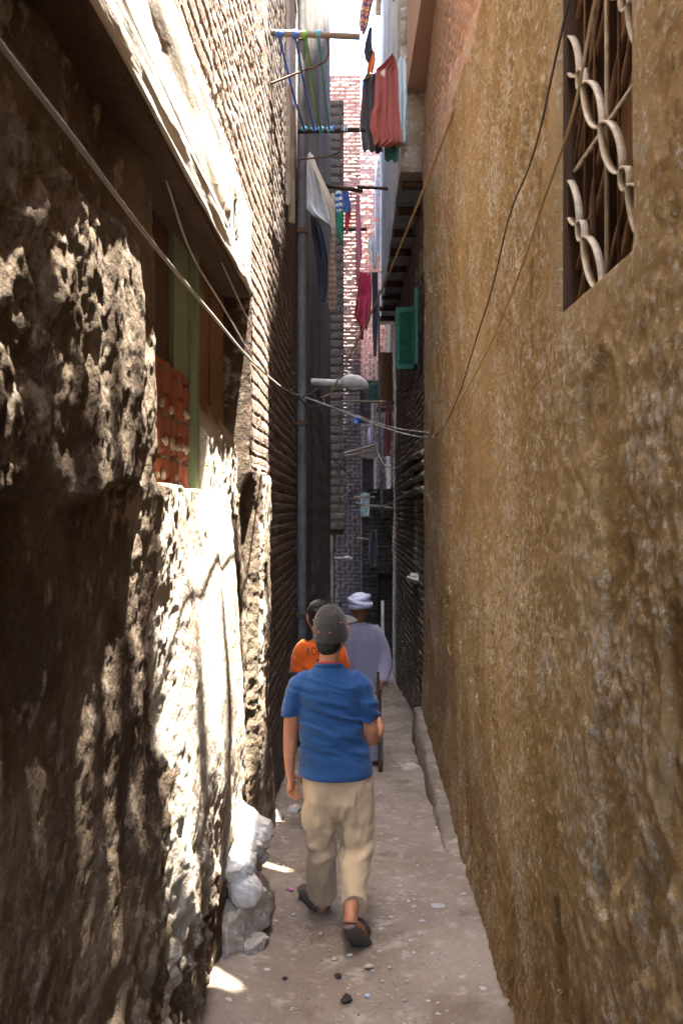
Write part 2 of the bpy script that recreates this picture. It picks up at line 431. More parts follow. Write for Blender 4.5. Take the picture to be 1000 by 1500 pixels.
# ------------------------------------------------------------------ left: the near building of rough mud plaster
def XL(Y): return -.58+.022*(Y-2)
lb = empty('plaster_building', (-2, 2, 0), 'near left building of crumbling brown mud plaster with streaks of sunlight', 'building')
OPY0, OPY1, OPZ0, OPZ1 = 2.37, 4.52, 1.80, 2.93
def left_fn(Y, Z):
    n1 = fbm(Y*1.6, Z*1.0, 21, 3); n2 = fbm(Y*6.5, Z*5, 22, 4); n3 = fbm(Y*21, Z*17, 23, 4)
    rough = .35+.9*sm(fbm(Y*1.1, Z*.9, 29, 3), -.25, .35)
    calm = band(Y, 2.55, 3.85, .16)*band(Z, .5, 1.8, .2)
    rough = rough*(1-.68*calm)*(1+.5*(1-sm(Z, .7, 1.0)))
    d = .045*n1+.034*n2*rough+.022*n3*rough+.007*fbm(Y*60, Z*46, 24, 2)*rough
    ej = .10*fbm(Z*3, Y*2, 31, 3); ez = .08*fbm(Y*3.5, Z*0+2, 33, 3)
    near = 1-sm(Y+ej, 2.08, 2.28)
    # thick upper coat between the beam and head height, hollow below it, swelling again to the foot
    d = d+near*.035*band(Z+ez, 1.74, 2.41, .02)
    d = d-near*sm(1.74-Z-ez, -.015, .015)*(.020-.008*sm(1.0-Z, 0, .8)-.02*sm(.5-Z, 0, .6))
    d = d-near*.02*sm(Z+ez, 2.4, 2.43)
    # hollow strip, corner of the building
    d = d-.055*band(Y+.4*ej, 3.98, 4.72, .05)*(1-sm(Z+ez, 1.75, 1.95))
    d = d+.018*sm(Y+.3*ej, 4.75, 4.85)
    d = d+.03*(1-sm(Z, -.35, .5))+.055*np.clip((1.8-Z)/1.1, 0, 1)*sm(Z, -.3, .45)*band(Y, 2.5, 3.95, .2)
    # gouged holes
    h = fbm(Y*4.2+3, Z*3.1, 41, 3)
    d = d-.006*sm(h+.2*n3, .26, .46)
    # upper brickwork above the beam
    up = sm(Z, 3.30, 3.34)+sm(Y+.3*ej, 4.55, 4.62)*sm(Z+ez, 1.9, 2.0); up = np.clip(up, 0, 1)
    d = d*(1-.78*up)+up*(.005*bricks(Y, Z, .24, .085, .008, 3)-.004)
    # opening under the beam
    op = sm(Y+.35*ej, OPY0-.012, OPY0+.012)*(1-sm(Y, OPY1-.012, OPY1+.012))*sm(Z+.5*ez*sm(Y, 2.3, 3.6), OPZ0-.012, OPZ0+.012)*(1-sm(Z, OPZ1-.01, OPZ1+.01))
    d = d*(1-op)+op*(-.20)
    # lower plaster under the boarded part is flush, coming up to 2.1 m
    X = XL(Y)+d
    return np.stack([X, Y, Z], -1)
ys = np.unique(np.concatenate([np.linspace(-6, 1.15, 60), np.linspace(1.15, 5.30, 640)]))
zs = np.unique(np.concatenate([np.linspace(-.9, -.35, 12), np.linspace(-.35, 4.6, 660), np.linspace(4.6, 7.5, 130), np.linspace(7.5, 11.8, 40)]))
lw = slab('wall', ys, zs, left_fn, ('x', -3.5), M['left'], lb, flip=False)
lw.data.materials.append(M['upbrick']); lw.data.materials.append(M['sunlitplaster'])
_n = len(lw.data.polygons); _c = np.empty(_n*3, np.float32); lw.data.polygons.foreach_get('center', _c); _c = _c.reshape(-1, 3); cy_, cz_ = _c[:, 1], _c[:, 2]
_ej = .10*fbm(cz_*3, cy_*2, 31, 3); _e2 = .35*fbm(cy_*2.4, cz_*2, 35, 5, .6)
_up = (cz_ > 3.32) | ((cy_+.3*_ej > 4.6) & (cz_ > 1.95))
_sunlit = (cy_+_e2 > 2.5) & (cy_+_e2 < 4.0) & (cz_+_e2 < 1.85) & (cz_+1.3*_e2 > .2)  # patches where sunlight is painted as paler plaster
_sunlit |= (cy_ > 4.78) & (cz_ < 1.95) & (fbm(cy_*3, cz_*1.5, 37, 4) > -.12)
lw.data.polygons.foreach_set('material_index', np.where(_up, 1, np.where(_sunlit, 2, 0)).astype(np.int32))
# timber beam of two boards
def beam(name, z0, z1, x0, x1, y0, y1, mt, seed):
    n = 60; us = np.linspace(y0, y1, n)
    prof = [(x0, 0), (x1, 0), (x1, 1), (x0, 1)]
    m = 10
    V = []
    P2 = []
    for i in range(4):
        a, b = prof[i], prof[(i+1) % 4]
        for k in range(m): P2.append((a[0]+(b[0]-a[0])*k/m, a[1]+(b[1]-a[1])*k/m))
    for y in us:
        zz = .062*(y-1.57)
        for (x, t) in P2:
            nz = .012*float(fbm(y*2.2, t*3+x*20, seed, 3)); 
            V.append((x+nz, y, zz+z0+(z1-z0)*t+.6*nz))
    c = len(P2); Q = [(i*c+j, (i+1)*c+j, (i+1)*c+(j+1) % c, i*c+(j+1) % c) for i in range(n-1) for j in range(c)]
    return mk(name, V, Q, [tuple(range(c)), tuple(range(n*c-1, (n-1)*c-1, -1))], mt, lb, smooth=False)
beam('beam', 2.73, 2.835, -.75, -.497, -2, 4.30, M['smooth'], 61)
beam('beam', 2.845, 3.20, -.71, -.510, -2, 4.42, M['smooth'], 62)
beam('soffit_shade_board', 2.705, 2.727, -.75, -.507, -2, 4.28, M['darkwood'], 61)  # dark board added; stands in for shade under the beam
# the filled-in window below the beam
def infill_fn(Y, Z):
    return np.stack([-.665+.012*bricks(Z*1+0*Y, Y, .16, .115, .008, 8)+.006*fbm(Y*14, Z*14, 71, 3), Y, Z], -1)
slab('brick_infill', np.linspace(2.2, 3.36, 150), np.linspace(1.70, 2.26, 90), infill_fn, ('x', -.83), M['redbrick'], lb)
for i in range(34):
    row = random.choice([1.80, 1.84, 1.96, 1.97, 2.10])
    y = random.uniform(2.52, 3.32); 
    lump('mortar_lump', (-.652, y, row+random.uniform(-.012, .012)), (.012, random.uniform(.015, .04), random.uniform(.01, .022)), M['stone'], lb, i, .5, 2)
boxes('shutter', [((-.70, 2.2+i*.15, 2.265), (-.672-.004*(i % 2), 2.2+i*.15+.145, 2.96)) for i in range(6)], M['darkwood'], lb)
box('window_leaf', (-.69, 3.06, 2.262), (-.655, 3.345, 2.97), M['green'], lb)
box('frame_post', (-.72, 3.365, 1.78), (-.625, 3.45, 2.97), M['green'], lb, .008)
box('frame_rail', (-.70, 3.47, 2.66), (-.63, 3.6, 2.7), M['green'], lb, .006)
boxes('board_panel', [((-.74, 3.47+i*.175, 2.08), (-.668-.006*(i % 3), 3.47+i*.175+.168, 2.98)) for i in range(7)], M['oldwood'], lb)
# plaster skirt below the boards
def skirt_fn(Y, Z):
    d = .035*fbm(Y*5, Z*3, 81, 4)+.02*fbm(Y*22, Z*10, 82, 3)-.09*sm(Z+.10*fbm(Y*6, Z*0, 84, 3), 2.06, 2.22)
    return np.stack([-.592+d, Y, Z], -1)
slab('plaster_patch', np.linspace(3.47, 4.55, 160), np.linspace(1.68, 2.24, 90), skirt_fn, ('x', -.85), M['sunlitplaster'], lb)

# ------------------------------------------------------------------ left: dark brown brick house, grey rendered house, brick pier house
mb = empty('brick_building', (-2, 7, -.4), 'dark brown brick house on the left, beyond the plastered one, with a drainpipe', 'building')
def XM(Y): return -.51+.018*(Y-5.3)
def mid_fn(Y, Z):
    d = .006*bricks(Y, Z, .23, .085, .009, 13)-.01+.006*fbm(Y*14, Z*8, 95, 3)+.03*fbm(Y*1.3, Z*.8, 91, 3)*.6+.006*fbm(Y*9, Z*9, 92, 3)
    return np.stack([XM(Y)+d, Y, Z], -1)
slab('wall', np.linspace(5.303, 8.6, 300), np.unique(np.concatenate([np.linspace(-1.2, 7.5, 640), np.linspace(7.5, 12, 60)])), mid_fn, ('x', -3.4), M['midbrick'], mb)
rod('drainpipe', [(-.415, 8.15, -.95), (-.415, 8.15, 3), (-.42, 8.15, 11.5)], .05, M['pipe'], mb, 12, 3)
for z in (.6, 2.6, 4.6, 6.6): box('pipe_clamp', (-.50, 8.09, z), (-.355, 8.21, z+.05), M['rust'], mb)
for (y, x, r) in ((6.35, -.43, .022), (6.75, -.43, .03)):
    rod('vent_pipe', [(x, y, 4.2), (x, y, 12)], r, M['white_stone'], mb, 10, 3)
# window with dark frame high on that house
box('window', (-.50, 6.95, 5.0), (-.425, 7.35, 6.4), M['darkwood'], mb)
boxes('window_frame', [((-.50, 6.9, 4.95), (-.415, 6.95, 6.45)), ((-.50, 7.35, 4.95), (-.415, 7.4, 6.45)), ((-.5, 6.951, 6.4), (-.416, 7.349, 6.45)), ((-.5, 6.951, 4.95), (-.416, 7.349, 5.0))], M['white_stone'], mb)

gb = empty('rendered_building', (-2, 12, -1), 'tall grey cement rendered house in shade on the left side of the alley', 'building')
def XG(Y): return -.45+.037*(Y-8.6)
def gr_fn(Y, Z):
    lowb = 1-sm(Z+.5*fbm(Y*2, Z, 101, 3), 3.2, 3.9)
    d = .02*fbm(Y*1.2, Z*.7, 102, 4)+.008*fbm(Y*12, Z*10, 103, 3)+lowb*.007*bricks(Y, Z, .24, .09, .013, 23)
    d = d-.02*band(Y, 10.6, 10.7, .02)
    return np.stack([XG(Y)+d, Y, Z], -1)
slab('wall', np.linspace(8.603, 15.0, 220), np.linspace(-1.8, 14.5, 420), gr_fn, ('x', -3.4), M['grayplaster'], gb)

pb = empty('brick_building', (-1, 16, -1.5), 'grey brown brick house jutting over the alley behind the street lamp', 'building')
def pier_fn(X, Z):
    d = .03*bricks(X, Z, .5, .17, .02, 33)+.02*fbm(X*5, Z*4, 112, 3)
    return np.stack([X, 15.4-d, Z], -1)
slab('wall', np.linspace(-.9, .045, 60), np.linspace(1.36, 9.8, 400), pier_fn, ('y', 17.6), M['pier'], pb)
box('door_recess', (-.9, 15.6, -1.7), (-.16, 17.6, 1.352), M['darkbrick'], pb)
rod('joist', [(-.5, 15.5, 1.30), (.04, 15.5, 1.30)], .05, M['darkwood'], pb, 8, 2, False)

# ------------------------------------------------------------------ the far end
fb = empty('brick_building', (.2, 19, -1.5), 'narrow far house of pink brick, shade painted in below, closing the alley', 'building')
def far_fn(X, Z):
    d = .03*bricks(X, Z, .24, .085, .012, 43)+.03*fbm(X*3, Z*2, 122, 3)
    return np.stack([X, 18.2-d, Z], -1)
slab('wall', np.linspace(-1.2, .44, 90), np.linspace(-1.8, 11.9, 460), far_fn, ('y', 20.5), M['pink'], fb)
f2 = empty('brick_building', (1, 22, -1.5), 'farthest brick house at the end of the alley with blue grey shutters', 'building')
def far2_fn(X, Z):
    op = band(X, .62, .92, .02)*band(Z, 1.6, 3.2, .03)+band(X, .55, .85, .02)*band(Z, 4.2, 5.4, .03)
    d = .03*bricks(X, Z, .24, .085, .012, 53)+.03*fbm(X*3, Z*2, 132, 3)-.25*np.clip(op, 0, 1)
    return np.stack([X, 22.0-d, Z], -1)
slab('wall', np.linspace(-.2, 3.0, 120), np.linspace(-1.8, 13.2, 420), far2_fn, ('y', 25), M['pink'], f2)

# ------------------------------------------------------------------ right: the ochre building
def XR(Y): return np.where(Y < 2.4, .615+.0*Y, .615+.052*(Y-2.4)-.0012*(Y-2.4)**2+0*Y)
ob = empty('ochre_building', (2, 3, 0), 'near right building of ochre yellow plaster with a grilled window', 'building')
WY0, WY1, WZ0, WZ1 = 1.665, 2.23, 2.262, 3.5
def och_fn(Y, Z):
    n1 = fbm(Y*.9, Z*.9, 141, 3); n2 = fbm(Y*6, Z*3.4, 142, 4); n3 = fbm(Y*24, Z*13, 143, 4); n4 = fbm(Y*60, Z*34, 144, 2)
    d = .022*n1+.008*n2+.007*n3+.008*n4
    dents = sm(fbm(Y*5+7, Z*2.1, 151, 3), .34, .46); d = d-.02*dents
    up = sm(Z+.25*fbm(Y*1.5, Z*1.5, 152, 3)-.28*(Y-4.2), 4.35, 4.5)*sm(Y, 3.5, 4.2)
    d = d*(1-.5*up)-up*.02+up*.014*bricks(Y, Z, .23, .08, .012, 63)
    # window opening and a smooth plastered margin along its far edge
    mar = band(Y, WY0-.1, WY1+.10, .04)*sm(Z, WZ0-.12, WZ0-.04)
    d = d*(1-.85*mar)
    ej = 0*Y
    op = sm(Y+ej, WY0-.006, WY0+.006)*(1-sm(Y, WY1-.006, WY1+.006))*sm(Z+ej, WZ0-.006, WZ0+.006)*(1-sm(Z, WZ1-.006, WZ1+.006))
    d = d*(1-op)-op*.22
    # foot: damp bulge
    d = d+.03*(1-sm(Z, -.4, .25))
    return np.stack([XR(Y)-d, Y, Z], -1)
ys = np.unique(np.concatenate([np.linspace(-6, 1.2, 50), np.linspace(1.2, WY0-.02, 50), np.linspace(WY0-.02, WY0+.02, 8), np.linspace(WY0+.02, WY1-.02, 40), np.linspace(WY1-.02, WY1+.02, 8), np.linspace(WY1+.02, 4.2, 230), np.linspace(4.2, 8.4, 260)]))
zs = np.unique(np.concatenate([np.linspace(-1.1, -.5, 10), np.linspace(-.5, WZ0-.02, 330), np.linspace(WZ0-.02, WZ0+.02, 8), np.linspace(WZ0+.02, 4.2, 240), np.linspace(4.2, 6.2, 120)]))
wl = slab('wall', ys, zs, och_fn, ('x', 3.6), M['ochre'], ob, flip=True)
wl.data.materials.append(M['ochbrick'])
_n = len(wl.data.polygons); _c = np.empty(_n*3, np.float32); wl.data.polygons.foreach_get('center', _c); _c = _c.reshape(-1, 3)
_m = (_c[:, 2] > 4.12+.21*(_c[:, 1]-3.7)+.22*fbm(_c[:, 1]*3, _c[:, 2]*3, 155, 4)) & (_c[:, 1] > 2.9)
wl.data.polygons.foreach_set('material_index', _m.astype(np.int32))
# unseen blockers added on the roof, cut to shape sun on the left wall
prof = [(-6, .2, 2.9), (.2, .42, 2.45), (.42, .47, 1.5), (.47, .56, 2.3), (.56, .62, 1.9), (.62, .78, 2.5), (.78, .84, 1.6), (.84, .93, 2.3), (.93, 1.04, 2.1), (1.04, 1.10, .55), (1.10, 1.2, 2.2), (1.2, 1.29, .2), (1.29, 1.42, 2.0), (1.42, 1.5, .55), (1.5, 1.66, 1.9),
        (1.68, 1.86, .5), (1.86, 1.98, -.1), (1.98, 2.08, .4), (2.08, 2.2, 1.0), (2.2, 2.38, .15), (2.38, 2.5, -1.35), (2.5, 2.62, .2), (2.62, 2.7, 1.2), (2.7, 3.2, -.75), (3.2, 3.72, 1.95), (3.76, 3.87, -2.5), (3.84, 4.05, .1), (4.05, 4.3, -.2), (4.3, 4.6, .4), (4.62, 4.7, -2.1)]
prof = [(a_, b_, h_+10.3) for a_, b_, h_ in prof]
pp = [(-6, 6.21)]
for (a_, b_, h_) in prof: pp += [(a_+.004, h_-.03), (b_-.004, h_+.03)]
prism('roof_sun_blocker', pp+[(4.735, 8.3), (4.735, 6.21)], 'x', .70, .84, M['ochbrick'], ob, 0)
prism('roof_shade_wall', [(4.75, 6.21), (4.75, 13.0), (8.39, 16.2), (8.39, 6.21)], 'x', .70, 3.5, M['ochbrick'], ob, 0)
# window: boards behind, ornate grille in front
boxes('shutter', [((.80, WY0+.002+i*.128, WZ0), (.775-.01*(i % 2), WY0+.002+i*.128+.122, WZ1)) for i in range(4)], M['oldwood'], ob)
box('frame_post', (.632, WY1-.016, WZ0), (.78, WY1+.004, WZ1), M['darkwood'], ob)
gx = .648
gp = bpy.data.objects.new('window_grille', None)
COL.objects.link(gp); gp.location = (gx, WY1, WZ0); attach(gp, ob)
def strip(path, hw=.0095, th=.0025):
    """flat iron strip standing edge-on in the window plane: path in (Y,Z)"""
    n = len(path); V = []; Q = []
    for i, (y, z) in enumerate(path):
        a = path[max(i-1, 0)]; b = path[min(i+1, n-1)]
        t = Vector((b[0]-a[0], b[1]-a[1])); t.normalize(); nn = Vector((-t.y, t.x))*th
        V += [(gx-hw, y+nn.x, z+nn.y), (gx+hw, y+nn.x, z+nn.y), (gx+hw, y-nn.x, z-nn.y), (gx-hw, y-nn.x, z-nn.y)]
    for i in range(n-1):
        for k in range(4): Q.append((i*4+k, i*4+(k+1) % 4, i*4+4+(k+1) % 4, i*4+4+k))
    return V, Q, [(0, 1, 2, 3), (n*4-1, n*4-2, n*4-3, n*4-4)]
def oval(c, ang, a, b, n=28):
    out = []
    for i in range(n+1):
        t = 2*math.pi*i/n
        u, v = a*math.cos(t), b*math.sin(t)*(1-.15*math.cos(2*t))
        out.append((c[0]+u*math.cos(ang)-v*math.sin(ang), c[1]+u*math.sin(ang)+v*math.cos(ang)))
    return out
CY, CZ, DY, DZ = 1.945, 2.665, .33, .41
ops_ = []
cen = [(CY, CZ), (CY, CZ+2*DZ), (CY+.0, CZ-2*DZ)]
chains = []
ang1 = math.atan2(DZ, DY)
def chain(p, q):
    """long oval, small ring, long oval along p to q"""
    ax = Vector((q[0]-p[0], q[1]-p[1])); L = ax.length; a = math.atan2(ax.y, ax.x); u = ax.normalized()
    sp = []
    lo = L*.43
    sp.append(strip(oval((p[0]+u.x*lo/2, p[1]+u.y*lo/2), a, lo/2, .033)))
    sp.append(strip(oval((p[0]+u.x*L/2, p[1]+u.y*L/2), a, L*.07, .02, 16)))
    sp.append(strip(oval((q[0]-u.x*lo/2, q[1]-u.y*lo/2), a, lo/2, .033)))
    return sp
iron = []
Hh = DZ
for (p, q) in (((CY, CZ), (CY+DY, CZ+DZ)), ((CY, CZ), (CY-DY, CZ-DZ)), ((CY, CZ-DZ), (CY+DY, CZ)), ((CY-DY, CZ), (CY, CZ+DZ)), ((CY, CZ+DZ), (CY+DY, CZ+2*DZ)), ((CY-DY, CZ+DZ), (CY, CZ+2*DZ))):
    for s_ in chain(p, q):
        V, Q, NG = s_
        ymid = sum(v[1] for v in V)/len(V); zmid = sum(v[2] for v in V)/len(V)
        if WY0-.06 < ymid < WY1+.06 and WZ0-.06 < zmid < WZ1: iron.append((V, Q, NG))
iron2 = []
for (p, q) in (((CY, CZ), (CY+DY, CZ-DZ)), ((CY, CZ), (CY-DY, CZ+DZ)), ((CY, CZ+DZ), (CY+DY, CZ)), ((CY-DY, CZ), (CY, CZ-DZ)), ((CY, CZ+2*DZ), (CY+DY, CZ+DZ)), ((CY-DY, CZ+2*DZ), (CY, CZ+DZ))):
    for V, Q, NG in chain(p, q):
        ymid = sum(v[1] for v in V)/len(V); zmid = sum(v[2] for v in V)/len(V)
        if WY0-.06 < ymid < WY1+.06 and WZ0-.06 < zmid < WZ1: iron2.append(([(v[0]+.024, v[1], v[2]) for v in V], Q, NG))
def clampV(parts):
    out = []
    for V, Q, NG in parts:
        out.append(([(v[0], min(max(v[1], WY0-.01), WY1+.01), min(max(v[2], WZ0-.01), WZ1)) for v in V], Q, NG))
    return out
for k_, s_ in enumerate(clampV(iron)):
    multi('scroll', [s_], M['iron'], gp)
for s_ in clampV(iron2): multi('scroll', [s_], M['rustbrown'], gp)
def bar(p, q, r=.006):
    return tube_geo([((gx+.012, p[0], p[1]), r, r), ((gx+.012, q[0], q[1]), r, r)], 8, Vector((1, 0, 0)))
multi('bar', [bar((CY, WZ0-.01), (CY, WZ1))], M['iron'], gp)
multi('bar', [bar((WY0-.01, CZ), (WY1+.01, CZ))], M['iron'], gp)
multi('bar', [bar((WY1, CZ), (CY, CZ+DZ))], M['rust'], gp)
multi('bar', [bar((CY, CZ-DZ+.02), (WY0, CZ-.05))], M['rust'], gp)
for yy in (1.76, 1.86, 2.04, 2.12): multi('bar', [bar((yy, WZ0-.01), (yy+.0, WZ1), .004)], M['rust'], gp)

# stone ledge at the foot of the ochre wall
def ledge():
    n = 120; ysl = np.linspace(4.1, 8.38, n); V = []
    m = 14
    for y in ysl:
        xo = float(XR(np.array(y)))-.105+.02*float(fbm(y*4, 0, 161, 3)); xi = float(XR(np.array(y)))+.15
        zt = -.305-.025*(y-5)*sm(y, 5, 6)+.012*float(fbm(y*5, 2, 162, 3)); zb = float(ground_z(y))-.12
        row = [(xo-.02, y, zb), (xo-.014, y, zb+(zt-zb)*.5), (xo-.006, y, zt-.03), (xo+.015, y, zt-.004), (xo+.06, y, zt), (xi, y, zt+.006), (xi, y, zb)]
        V += [(a+.006*float(fbm(y*20, i*3.1, 163, 2)), b, c+.006*float(fbm(y*18, i*2.1+9, 164, 2))) for i, (a, b, c) in enumerate(row)]
    c = 7
    Q = [(i*c+j, i*c+(j+1) % c, (i+1)*c+(j+1) % c, (i+1)*c+j) for i in range(n-1) for j in range(c)]
    o = mk('stone_ledge', V, Q, [tuple(range(c-1, -1, -1)), tuple((n-1)*c+j for j in range(c))], M['ledge'])
    tag(o, 'low pale stone ledge along the foot of the ochre wall', 'ledge')
ledge()

# ------------------------------------------------------------------ right: dark brick house with overhanging upper storey
rb = empty('brick_building', (2, 12, -1), 'dark weathered brick house on the right with a jutting upper storey', 'building')
def XB(Y): return .945+.011*(Y-8.4)
def rb_fn(Y, Z):
    op = band(Y, 9.55, 10.25, .03)*band(Z, .92, 1.92, .03)
    d = .014*bricks(Y, Z, .24, .09, .014, 73)+.04*fbm(Y*1.4, Z*1.1, 171, 3)+.018*fbm(Y*9, Z*7, 172, 3)-.16*op
    d = d*(1-op)-.16*op
    return np.stack([XB(Y)-d, Y, Z], -1)
slab('wall', np.linspace(8.41, 15.6, 420), np.linspace(-2.0, 5.36, 460), rb_fn, ('x', 3.6), M['darkbrick'], rb, flip=True)
boxes('window_boards', [((1.10, 9.5+i*.2, .9), (1.07-.008*(i % 2), 9.5+i*.2+.19, 1.95)) for i in range(4)], M['oldwood'], rb)
lump('window_sill', (.93, 9.9, .86), (.09, .42, .06), M['white_stone'], rb, 5, .5, 4)
for i, z in enumerate((2.40, 2.26, 2.12, 1.99)):
    n = 60; us = np.linspace(8.45, 11.9, n); V = []
    for y in us:
        w = .05*float(fbm(y*1.7, i*3.3, 181, 3)); xx = float(XB(y))
        V += [(xx+.03, y, z-.06+w), (xx-.07+.5*w, y, z-.06+w+.02*float(fbm(y*6, i, 182, 2))), (xx-.09+.5*w, y, z+w-.015), (xx-.04, y, z+.02+w), (xx+.03, y, z+.03+w)]
    Q = [(a*5+j, a*5+(j+1) % 5, a*5+5+(j+1) % 5, a*5+5+j) for a in range(n-1) for j in range(5)]
    mk('stone_course', V, Q, [(4, 3, 2, 1, 0), tuple((n-1)*5+j for j in range(5))], M['stone'], rb)
# jetty (upper storey)
def XJ(Y): return .64+.0175*(Y-8.45)
def jet_fn(Y, Z):
    d = .02*fbm(Y*1.2, Z, 191, 3)+.01*fbm(Y*9, Z*8, 192, 3)
    return np.stack([XJ(Y)-d, Y, Z], -1)
slab('jetty', np.linspace(8.47, 15.4, 140), np.linspace(5.40, 11.3, 160), jet_fn, ('x', 3.55), M['shadewhite'], rb, flip=True)
def jend_fn(X, Z):
    d = .02*bricks(X+.1, Z, .34, .27, .02, 83)+.012*fbm(X*9, Z*7, 193, 3)
    return np.stack([X, 8.465-d, Z], -1)
slab('jetty_end', np.linspace(.635, 1.2, 50), np.linspace(5.38, 11.4, 300), jend_fn, ('y', 8.9), M['stone'], rb)
prism('roof_shade_wall', [(8.41, 11.42), (8.41, 16.2), (15.3, 18.5), (15.3, 11.42)], 'x', .66, 3.5, M['darkbrick'], rb, .01)  # unseen wall added on top to shade the alley's left side
for i in range(9): rod('joist', [(.68, 8.7+i*.75, 5.34), (1.0, 8.7+i*.75, 5.34)], .05, M['darkwood'], rb, 8, 2, False)
def louvre(name, p0, ux, w, h, mat, parent, n=22):
    """louvred shutter leaf: bottom corner p0, unit direction ux (in plan), width w, height h"""
    p0 = Vector(p0); u = Vector(ux).normalized(); nrm = Vector((-u.y, u.x, 0)); up = Vector((0, 0, 1))
    def bx(a0, a1, z0, z1, t, tilt=0):
        V = []
        for a in (a0, a1):
            for zz in (z0, z1):
                for tt in (-t, t): V.append(p0+u*a+up*(zz+tilt*tt)+nrm*tt)
        Q = [(0, 1, 3, 2), (4, 6, 7, 5), (0, 4, 5, 1), (2, 3, 7, 6), (0, 2, 6, 4), (1, 5, 7, 3)]
        return [tuple(v) for v in V], Q
    V, Q = [], []
    items = [bx(0, .05, 0, h, .018), bx(w-.05, w, 0, h, .018), bx(.0501, w-.0501, 0, .07, .017), bx(.0501, w-.0501, h-.07, h, .017)]
    o = None
    for v, q in items:
        k = len(V); V += v; Q += [tuple(k+i for i in f) for f in q]
    o = poly(name, V, Q, mat, parent, .003)
    V, Q = [], []
    for i in range(n):
        z = .075+(h-.15)*i/n
        v, q = bx(.0505, w-.0505, z, z+.006, .016, 1.1); k = len(V); V += v; Q += [tuple(k+i for i in f) for f in q]
    poly('louvres', V, Q, mat, o, 0)
    return o
louvre('shutter', W(608, 541, 10.0), (-1, .12, 0), .25, .80, M['shutter_green'], rb)
louvre('shutter', W(607.5, 542, 9.25), (-.06, -1, 0), .40, .86, M['shutter_green'], rb)
# far shutters on the far house
louvre('shutter', W(549, 318, 21.7), (1, .35, 0), .30, 1.6, M['shutter_blue'], f2)
louvre('shutter', W(549, 372, 21.7), (1, .35, 0), .30, .9, M['shutter_blue'], f2)
bw_ = empty('timber_house', W(565, 595, 15.8), 'grey boarded bay sticking out past the dark brick house', 'bay window')
boxes('boards', [(W(556+i*5, 594, 15.75)+Vector((0, .0, 0)), W(560.6+i*5, 516, 15.75)+Vector((0, .5, 0))) for i in range(4)], M['oldwood'], bw_)
box('sill', W(552, 598, 15.7), W(580, 594.5, 15.7)+Vector((0, .55, 0)), M['greywood'], bw_)
sg = empty('window_shutter', W(545, 590, 17.4), 'small dark green shutter at the far end above the alley', 'shutter')
louvre('shutter_leaf', W(537, 590, 17.4), (1, .1, 0), .28, .5, simple('dark_green_paint', (.02, .07, .055)), sg, 12)
fr_ = empty('brick_building', (2, 19, -1.5), 'far right brick house added to block sun past the jutting upper storey', 'building')  # house added to keep sun and sky off the far end
def fr_fn(Y, Z):
    d = .03*bricks(Y, Z, .24, .09, .013, 97)+.03*fbm(Y*3, Z*2, 203, 3)
    return np.stack([1.27-d, Y, Z], -1)
slab('wall', np.linspace(15.65, 21.9, 120), np.linspace(-1.8, 13.4, 260), fr_fn, ('x', 3.5), M['shadebrick'], fr_, flip=True)
# dark end of the alley at ground level
eb = empty('end_wall', (1, 17, -1.5), 'dark low brick wall with a doorway where the alley bends away', 'wall')
def end_fn(X, Z):
    op = band(X, .80, 1.16, .02)*(1-sm(Z, .3, .36))
    d = .03*bricks(X, Z, .24, .09, .013, 93)+.03*fbm(X*4, Z*3, 201, 3)
    return np.stack([X, 16.9-d*(1-op)+.25*op, Z], -1)
slab('wall', np.linspace(.46, 1.22, 60), np.linspace(-1.8, 2.2, 120), end_fn, ('y', 17.5), M['shadebrick'], eb)
rod('post', [W(561, 985, 15.7), W(560, 880, 15.7)], .03, M['white_stone'], eb, 8, 4, False)

# ------------------------------------------------------------------ laundry
def garment(name, label, cat, prof, Y, mat, fold=.02, nf=4.0, slant=0.0, group=None, seed=0, nu=36, nv=44, parent=None):
    """hanging cloth with folds and real thickness; prof = rows (y, x left, x right) read off at depth Y"""
    pr = np.array(prof, float)
    y = np.linspace(pr[0, 0], pr[-1, 0], nv)
    xl = np.interp(y, pr[:, 0], pr[:, 1]); xr = np.interp(y, pr[:, 0], pr[:, 2])
    u = np.linspace(0, 1, nu)
    V = []; uv = []
    for i in range(nu):
        for j in range(nv):
            t = j/(nv-1)
            x = xl[j]+(xr[j]-xl[j])*u[i]
            p = W(x, y[j], Y)
            ph = seed*1.7+.8*math.sin(t*3+seed)
            d = fold*(.35+.65*t)*math.sin((u[i]+.22*float(fbm(u[i]*3.1, seed*1.3+.4*t, seed+40, 2)))*nf*2*math.pi+ph)+fold*.9*float(fbm(u[i]*3+seed, t*3, seed, 3))
            p.y += d+slant*(u[i]-.5)
            p.z += .006*math.sin(u[i]*9+seed)*(1 if j == 0 else 0)+.015*t*float(fbm(u[i]*4, seed, 3, 2))
            V.append(tuple(p)); uv.append((u[i], 1-t))
    o = mk(name, V, gridq(nu, nv), (), mat, parent, uv)
    s = o.modifiers.new('thickness', 'SOLIDIFY'); s.thickness = .004; s.offset = 0
    if label: tag(o, label, cat, group)
    return o
C = {k: cloth('cloth_'+k, *v) if isinstance(v[0], tuple) else cloth('cloth_'+k, v) for k, v in dict(
    rose=(.37, .095, .075), dark=(.07, .065, .075), ice=(.46, .58, .60), teal=(.03, .12, .12), white=(.72, .71, .70), cream=(.62, .52, .38),
    crimson=(.52, .03, .085), pink=(.62, .22, .27), navy=(.03, .035, .06), blue=(.05, .15, .45), red=(.55, .05, .05), leaf=(.03, .22, .12),
    khaki=(.22, .19, .12), maroon=(.20, .03, .05), lilac=(.55, .40, .58), orange=(.75, .22, .05)).items()}
C['stripe'] = cloth('cloth_striped', (.62, .24, .20), None, 9, .95, ((.10, .11, .16), 7.0, 'y', (.7, .5, .1)))
